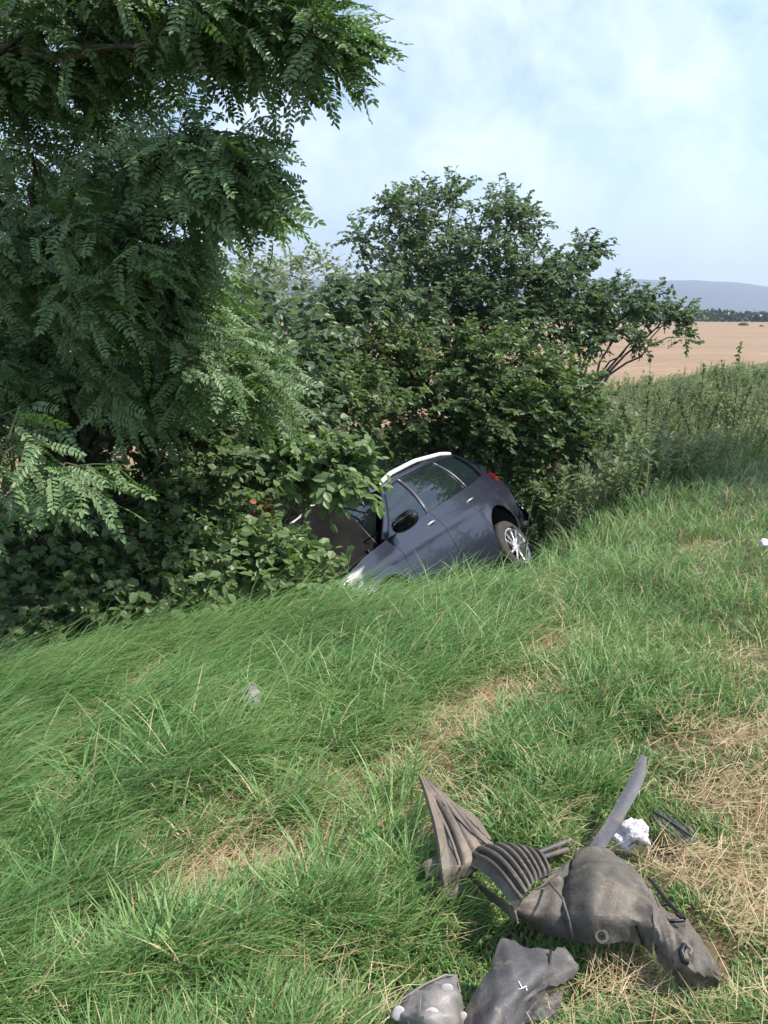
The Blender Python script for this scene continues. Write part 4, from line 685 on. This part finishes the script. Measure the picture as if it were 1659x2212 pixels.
rods('groove_shadow', [[(922, 1690, .165), (960, 1740, .158), (1015, 1795, .14), (1062, 1832, .115)], [(955, 1772, .142), (975, 1820, .142), (990, 1868, .125)], [(1002, 1822, .142), (1010, 1845, .135)]], .0022, black_p, sh, org)
rods('slot', [[(925, 1895, .082), (929, 1910, .076), (931, 1925, .07)]], .004, black_p, sh, org)
# 2: wheel arch liner: ribbed panel, dome and tail
org = hit(1230, 1950); wl_ = empty('wheel_arch_liner', org, 'torn grey wheel arch liner with ribbed panel, rounded dome and bent tail', 'car fragment')
def ribs(i, j):
    return .0085 * np.tanh(2.2 * np.sin((j - .12) / .86 * math.pi * 2 * 7.5)) * np.clip((j - .12) * 30, 0, 1) * np.clip(i * 14, 0, 1) * np.clip((1 - i) * 14, 0, 1)
def sheet_ribs(name, rows, m, parent, org):
    W = [[lift(*q) for q in row] for row in rows]; A = np.array(W[0]); B = np.array(W[1]); nu_, nv = 22, 110
    def rs(pts, n): d = np.r_[0, np.cumsum(np.linalg.norm(np.diff(pts, axis=0), axis=1))]; d /= d[-1]; q = np.linspace(0, 1, n); return np.stack([np.interp(q, d, pts[:, i]) for i in range(3)], 1)
    A = rs(A, nv); B = rs(B, nv); u = np.linspace(0, 1, nu_); G = A[None] * (1 - u)[:, None, None] + B[None] * u[:, None, None]; ii, jj = np.meshgrid(u, np.linspace(0, 1, nv), indexing='ij')
    G[..., 2] += .03 * np.sin(ii * math.pi) + .02 * np.sin(jj * math.pi); du = np.gradient(G, axis=0); dv_ = np.gradient(G, axis=1); nn = unit(np.cross(du, dv_)); nn *= np.sign(nn[..., 2:3] + 1e-6); G = G + nn * ribs(ii, jj)[..., None]
    return gridmesh_at(name, G - org, m, parent, .004)
sheet_ribs('ribbed_panel', [[(996, 1866, .09), (1030, 1842, .11), (1080, 1838, .12), (1150, 1848, .12)], [(1112, 1964, .12), (1135, 1940, .135), (1162, 1912, .135), (1192, 1888, .14)]], pl_grey, wl_, org)
sheet('border_strip', [[(996, 1868, .09), (1050, 1920, .105), (1112, 1962, .122)], [(1004, 1885, .06), (1060, 1945, .075), (1120, 1995, .085)]], pl_grey, wl_, .004, org, 16)
sheet('dome', [[(1192, 1886, .14), (1150, 1925, .135), (1112, 1962, .12), (1128, 1992, .06)], [(1218, 1868, .105), (1192, 1925, .115), (1165, 1975, .10), (1172, 2018, .04)], [(1238, 1842, .12), (1222, 1900, .125), (1222, 1975, .11), (1236, 2038, .05)], [(1278, 1832, .11), (1275, 1885, .165), (1278, 1965, .150), (1290, 2042, .06)], [(1322, 1838, .09), (1325, 1900, .155), (1330, 1975, .135), (1345, 2036, .06)], [(1362, 1872, .06), (1372, 1930, .125), (1375, 1985, .115), (1385, 2038, .06)], [(1392, 1905, .04), (1408, 1955, .13), (1412, 2000, .12), (1412, 2060, .05)]], pl_grey, wl_, .004, org, 34, .005, lambda i, j: -.016 * np.exp(-((i - .30) / .035) ** 2) - .004 * np.exp(-((i - .72 + .2 * j) / .03) ** 2) + .008 * np.exp(-((j - .30 - .15 * i) / .04) ** 2) - .008 * np.exp(-((j - .78) / .05) ** 2) * (i > .4))
sheet('tail', [[(1392, 1905, .04), (1408, 1955, .13), (1412, 2000, .12), (1412, 2060, .05)], [(1425, 1960, .04), (1435, 1990, .11), (1435, 2040, .10), (1432, 2085, .04)], [(1470, 1985, .06), (1470, 2015, .11), (1460, 2070, .10), (1450, 2112, .03)], [(1505, 2020, .07), (1505, 2050, .11), (1490, 2095, .10), (1470, 2132, .02)], [(1535, 2065, .06), (1535, 2085, .09), (1520, 2110, .08), (1510, 2135, .02)], [(1556, 2105, .03), (1558, 2115, .045), (1553, 2125, .03), (1545, 2132, .01)]], pl_grey, wl_, .004, org, 30, .005, lambda i, j: -.010 * np.exp(-((j - .5 + .2 * i) / .05) ** 2) + .008 * np.exp(-((i - .45) / .05) ** 2))
rods('seam', [[(1186, 1905, .145), (1215, 1940, .175), (1228, 1985, .15), (1237, 2030, .07)]], .0035, pl_dark, wl_, org)
rods('seam', [[(1375, 2002, .142), (1384, 2025, .09), (1388, 2040, .06)]], .0035, black_p, wl_, org)
def washer(c3, r, m, parent, org, nrm, name):
    nrm = unit(np.array(nrm, float)); a_ = unit(np.cross(nrm, [0, 1, .2])); b_ = np.cross(nrm, a_); th = np.linspace(0, 2 * math.pi, 21)
    G = np.array([[c3 + (a_ * math.cos(q) + b_ * math.sin(q)) * rr_ + nrm * h_ for rr_, h_ in ((r, 0), (r * .92, .005), (r * .55, .005), (r * .45, -.003), (.0001, -.003))] for q in th]); return gridmesh_at(name, G - org, m, parent, .001)
washer(lift(1299, 2022, .085), .018, pl_grey, wl_, org, (0, -.75, .66), 'bolt_boss'); washer(lift(1299, 2022, .088), .007, black_p, wl_, org, (0, -.75, .66), 'bolt_hole')
rods('mounting_slot', [[(1480, 2040, .118), (1471, 2056, .112), (1478, 2076, .105), (1486, 2078, .102)]], .008, black_p, wl_, org); rods('metal_clip', [[(1484, 2042, .125), (1494, 2052, .12), (1490, 2062, .118)]], .003, pl_brown, wl_, org)
rods('bent_bracket', [[(1405, 1900, .06), (1440, 1945, .10), (1478, 1985, .11)], [(1440, 1990, .10), (1478, 1988, .11), (1462, 1975, .11)]], .005, black_p, wl_, org)
rods('torn_strip', [[(1120, 1850, .06), (1165, 1842, .05), (1232, 1815, .03)], [(1130, 1862, .05), (1180, 1850, .05), (1225, 1835, .02)]], .009, pl_dark, wl_, org)
# 3: lower shield
org = hit(1130, 2130); ls = empty('underbody_shield', org, 'bluish dark plastic shield with white scratches lying nearest the camera', 'car fragment')
sheet('main_panel', [[(1082, 2028, .10), (1120, 2042, .09), (1170, 2052, .075), (1216, 2050, .06)], [(1062, 2080, .10), (1110, 2085, .115), (1170, 2090, .10), (1255, 2092, .035)], [(1040, 2130, .08), (1090, 2135, .12), (1150, 2125, .10), (1228, 2122, .02)], [(1010, 2185, .05), (1070, 2180, .115), (1120, 2170, .09), (1168, 2145, .04)], [(990, 2240, .03), (1050, 2235, .10), (1090, 2235, .08), (1132, 2205, .03)], [(985, 2290, .02), (1040, 2290, .06), (1075, 2285, .05), (1105, 2270, .02)]], pl_dark, ls, .005, org, 30, .006)
sheet('torn_flap', [[(1128, 2160, .05), (1180, 2148, .045), (1215, 2140, .03)], [(1120, 2215, .03), (1165, 2205, .035), (1205, 2200, .015)]], pl_dark, ls, .004, org, 14, .008)
rods('crack', [[(1190, 2052, .075), (1187, 2082, .09), (1190, 2100, .08)]], .003, black_p, ls, org)
rods('scratch', [[(1120, 2120, .112), (1128, 2135, .11), (1120, 2137, .11)], [(1128, 2135, .112), (1137, 2130, .11), (1138, 2140, .11)]], .0016, cloth, ls, org)
# 4: broken headlamp
org = hit(920, 2190); hl = empty('broken_headlamp', org, 'broken clear headlamp shell with pale reflector pieces at the bottom edge', 'car fragment')
lens2 = simple('scratched_clear_plastic', (.22, .205, .19), .5, noise=.25, scale=12, bump=.3)
sheet('lens_cover', [[(868, 2160, .04), (910, 2130, .07), (962, 2108, .08), (985, 2112, .07)], [(862, 2185, .06), (910, 2165, .10), (965, 2145, .11), (992, 2145, .08)], [(868, 2215, .04), (915, 2205, .10), (970, 2185, .10), (1005, 2185, .05)], [(880, 2255, .02), (925, 2250, .06), (975, 2240, .06), (1010, 2230, .02)]], lens2, hl, .004, org, 20, .006)
for px, py, r_, h_ in ((966, 2138, .014, .100), (864, 2190, .016, .060), (930, 2194, .017, .095), (1000, 2196, .010, .055)):
    bm = bmesh.new(); bmesh.ops.create_icosphere(bm, subdivisions=3, radius=1); c_ = lift(px, py, h_) - org
    for v in bm.verts:
        q = v.co.copy(); v.co = q * (1 + .12 * math.sin(q.x * 2 + px) + .06 * math.sin(q.z * 4 + px)); v.co = Vector((v.co.x * r_, v.co.y * r_ * .28 + v.co.z * r_ * .5, v.co.z * r_ * .8)) + Vector(c_)
    me = bpy.data.meshes.new('reflector'); bm.to_mesh(me); bm.free(); me.materials.append(gloss_w); link(bpy.data.objects.new('reflector', me), hl)
rods('housing_rim', [[(852, 2200, .05), (866, 2160, .06), (915, 2128, .085), (962, 2106, .09), (986, 2110, .08), (994, 2145, .07)]], .003, lens2, hl, org)
# 5: rubber strip
org = hit(1340, 1740); G = []
cl = [(1390, 1634, .17), (1383, 1668, .16), (1366, 1706, .14), (1345, 1742, .12), (1325, 1778, .10), (1305, 1808, .085), (1288, 1836, .07)]
wd_ = [6, 12, 14, 14, 14, 15, 14]; sh5 = empty('rubber_strip', org, 'curved grey rubber strip standing up from behind the wheel arch liner', 'car fragment')
sheet('strip', [[(x_ - w__, y_ - w__ * .35, h_), (x_, y_, h_ + .004), (x_ + w__, y_ + w__ * .35, h_)] for (x_, y_, h_), w__ in zip(cl, wd_)], pl_rub, sh5, .008, org, 8, jag=0)
# 6: crumpled white cloth
c = lift(1364, 1802, .045); bm = bmesh.new(); bmesh.ops.create_icosphere(bm, subdivisions=4, radius=1)
for v in bm.verts:
    q = v.co.copy(); n_ = .16 * math.sin(q.x * 5 + q.z * 4) + .11 * math.sin(q.y * 9 + q.x * 7) + .10 * abs(math.sin(q.z * 11 + q.y * 6 + q.x * 3)) + .07 * math.sin(q.x * 23 + q.z * 19) - .16 * abs(math.sin(q.x * 6 - q.z * 5 + q.y * 2)) ** .6
    v.co = q * (1 + n_); v.co.x *= .056; v.co.y *= .04; v.co.z *= .043
    v.co.z += .010 * math.sin(v.co.x * 60)
me = bpy.data.meshes.new('crumpled_cloth'); bm.to_mesh(me); bm.free(); me.materials.append(cloth); me.materials.append(stain)
for p_ in me.polygons:
    p_.use_smooth = True; q = p_.center
    if abs(q.x - .002 - .3 * q.z) < .012 + .006 * math.sin(q.z * 300) and abs(q.z + .008) < .009 and q.y < 0: p_.material_index = 1
o = bpy.data.objects.new('crumpled_cloth', me); link(o); o.location = c; tag(o, 'crumpled white cloth with a reddish stain beside the rubber strip', 'cloth')
# 7: flat dark grille piece
org = hit(1455, 1790); g7 = empty('grille_fragment', org, 'flat dark slatted plastic piece half hidden in straw right of the white cloth', 'car fragment')
for k in range(5):
    sheet('slat', [[(1405 + 6 * k, 1758 - 5 * k, .03), (1425 + 8 * k, 1784 - 5 * k, .035)], [(1440 + 8 * k, 1792 - 4 * k, .03), (1462 + 8 * k, 1812 - 4 * k, .03)], [(1468 + 8 * k, 1812 - 4 * k, .02), (1480 + 5 * k, 1824 - 5 * k, .02)]][0:3], pl_dark, g7, .004, org, 6)
rods('cross_bar', [[(1412, 1752, .04), (1450, 1775, .04), (1502, 1812, .03)], [(1480, 1828, .03), (1502, 1812, .03)]], .005, pl_dark, g7, org)
# 8: small bits
def chip(name, px, py, r, m, label, cat, h=.02, sq=.6):
    c = lift(px, py, h); bm = bmesh.new(); bmesh.ops.create_icosphere(bm, subdivisions=2, radius=1)
    for v in bm.verts: q = v.co.copy(); v.co = q * (1 + .22 * math.sin(q.x * 4 + px) + .18 * math.sin(q.z * 6 + q.y * 5)); v.co = Vector((v.co.x * r, v.co.y * r * .8, v.co.z * r * sq))
    me = bpy.data.meshes.new(name); bm.to_mesh(me); bm.free(); me.materials.append(m); o = bpy.data.objects.new(name, me); link(o); o.location = c; return tag(o, label, cat)
mesh_m = simple('grey_net', (.27, .24, .26), .6, noise=.25, scale=60, bump=.6)
org = hit(540, 1505); sc_ = empty('headlamp_shard', org, 'small pinkish grey shard lying alone on the windswept grass', 'car fragment')
sheet('shard', [[(520, 1498, .12), (535, 1480, .15), (552, 1482, .14)], [(520, 1515, .11), (543, 1502, .145), (562, 1500, .12)], [(524, 1538, .09), (545, 1536, .11), (562, 1524, .09)]], mesh_m, sc_, .006, org, 10, .01)
chip('litter', 1656, 1174, .05, cloth, 'scrap of white litter in the grass at the right edge of the picture', 'litter', .15)
chip('litter', 856, 1578, .001, cloth, 'x', 'litter') if False else None
chip('field_stone', 1526, 747, .10, cloth, 'pale stone lying on the brown field behind the weeds', 'stone', 0) if False else None
# bumper pieces and dead sticks at the bottom of the ditch in front of the car
org = hit(600, 1345); bp_ = empty('bumper_fragment', at(608, 1330, 5.9), 'grey broken bumper piece lying in the ditch left of the car', 'car fragment'); org = at(608, 1330, 5.9)
G = np.array([[at(px, py, dd) for px, py, dd in row] for row in (((585, 1345, 5.9), (605, 1318, 6.0), (632, 1312, 6.0)), ((592, 1352, 5.8), (612, 1330, 5.85), (636, 1316, 5.95)), ((600, 1358, 5.75), (618, 1342, 5.8), (640, 1322, 5.9)))]); gridmesh_at('panel', G - org, pl_rub, bp_, .012)
org = at(672, 1286, 6.6); bh = empty('bumper_fragment', org, 'rounded dark bumper piece under the leaves left of the torn front corner', 'car fragment')
G = np.array([[at(672 + 26 * math.cos(a_) * k, 1290 - 24 * math.sin(a_) * k, 6.6 - .12 * (1 - k * k)) for k in (.15, .5, .8, 1)] for a_ in np.linspace(-.3, 3.4, 14)]); gridmesh_at('shell', G - org, plastic('ditch_plastic', (.05, .045, .045), (.08, .07, .07)), bh, .01)
for pts__, lab in (([(545, 1245, 6.0), (590, 1295, 5.9), (640, 1325, 5.8)], 'bare bent yellow stick pointing down to the broken bumper piece'), ([(595, 1305, 5.9), (640, 1312, 5.9), (668, 1305, 6.0), (672, 1275, 6.1)], 'curved bare twig hooked beneath the rounded bumper piece'), ([(340, 1310, 5.7), (440, 1290, 5.7), (475, 1265, 5.8), (520, 1235, 5.9)], 'long bare stick lying across the dark bush'), ([(400, 1365, 5.3), (450, 1340, 5.4), (505, 1312, 5.5)], 'pale dry stick rising from the tall grass edge'), ([(490, 1210, 5.9), (560, 1225, 5.9), (640, 1195, 6.0)], 'thin reddish twig across the green bush')):
    P = np.array([at(*q) for q in pts__]); u = np.linspace(0, 1, 9); P2 = np.stack([np.interp(u, np.linspace(0, 1, len(P)), P[:, i]) for i in range(3)], 1); P2[1:-1] += RNG.normal(0, .008, (7, 3)); V, F = tubes([(P2 - P2[0], np.linspace(.008, .004, 9))], 5); o = obj('dead_stick', V, F, dry_twig, smooth=True); o.location = P2[0]; tag(o, lab, 'stick')
c = at(576, 1100, 6.5); n = 60; V, F = bake(OVATE[1], frames(RNG.normal(0, 1, (n, 3)), RNG.normal(0, 1, (n, 3))), RNG.normal(0, .030, (n, 3)), RNG.uniform(.04, .07, n)); o = obj('withered_leaves', V, F, dead_leaf, attrs={'tint': np.repeat(RNG.random(n), 6)}, kind='stuff'); o.location = c; tag(o, 'small cluster of orange-red withered leaves above the car bonnet', 'leaves')

# the roadside tree just out of frame on the right, whose shade falls across the verge
g = (4.7, 9.9); k = 4.6 / math.tan(SUN_EL); cx, cy = g[0] + math.sin(SUN_AZ) * k, g[1] + math.cos(SUN_AZ) * k
rt_ = empty('roadside_tree', (cx + .4, cy, float(ground(cx, cy))), 'roadside tree outside the right edge that shades the far verge', 'tree')
V, F = tubes([(np.array([[0, 0, 0], [.05, 0, 2], [0, .1, 3.6], [-.3, 0, 5.2]]), [.13, .10, .07, .03])] + [(np.array([[.02, .02, 2.4 + .3 * q], [math.cos(q * 1.7) * .7, math.sin(q * 1.7) * .7, 3.4 + .35 * q], [math.cos(q * 1.7) * 1.3, math.sin(q * 1.7) * 1.3, 4 + .3 * q]]), [.05, .03, .012]) for q in range(6)], 6); obj('trunk', V, F, bark, rt_, True)
n = 9000; q = unit(RNG.normal(0, 1, (n, 3))) * RNG.random((n, 1)) ** .4; q *= (1 + .2 * np.sin(q[:, :1] * 7) * np.sin(q[:, 2:] * 8)); Pl = q * [1.7, 2.6, 1.5] + [-.3, 0, 4.8]
V, F = bake(OVATE[1], frames(RNG.normal(0, 1, (n, 3)), RNG.normal(0, 1, (n, 3))), Pl, RNG.uniform(.08, .14, n)); obj('foliage', V, F, mid_leaf, rt_, attrs={'tint': np.repeat(RNG.random(n), 6)}, kind='stuff')
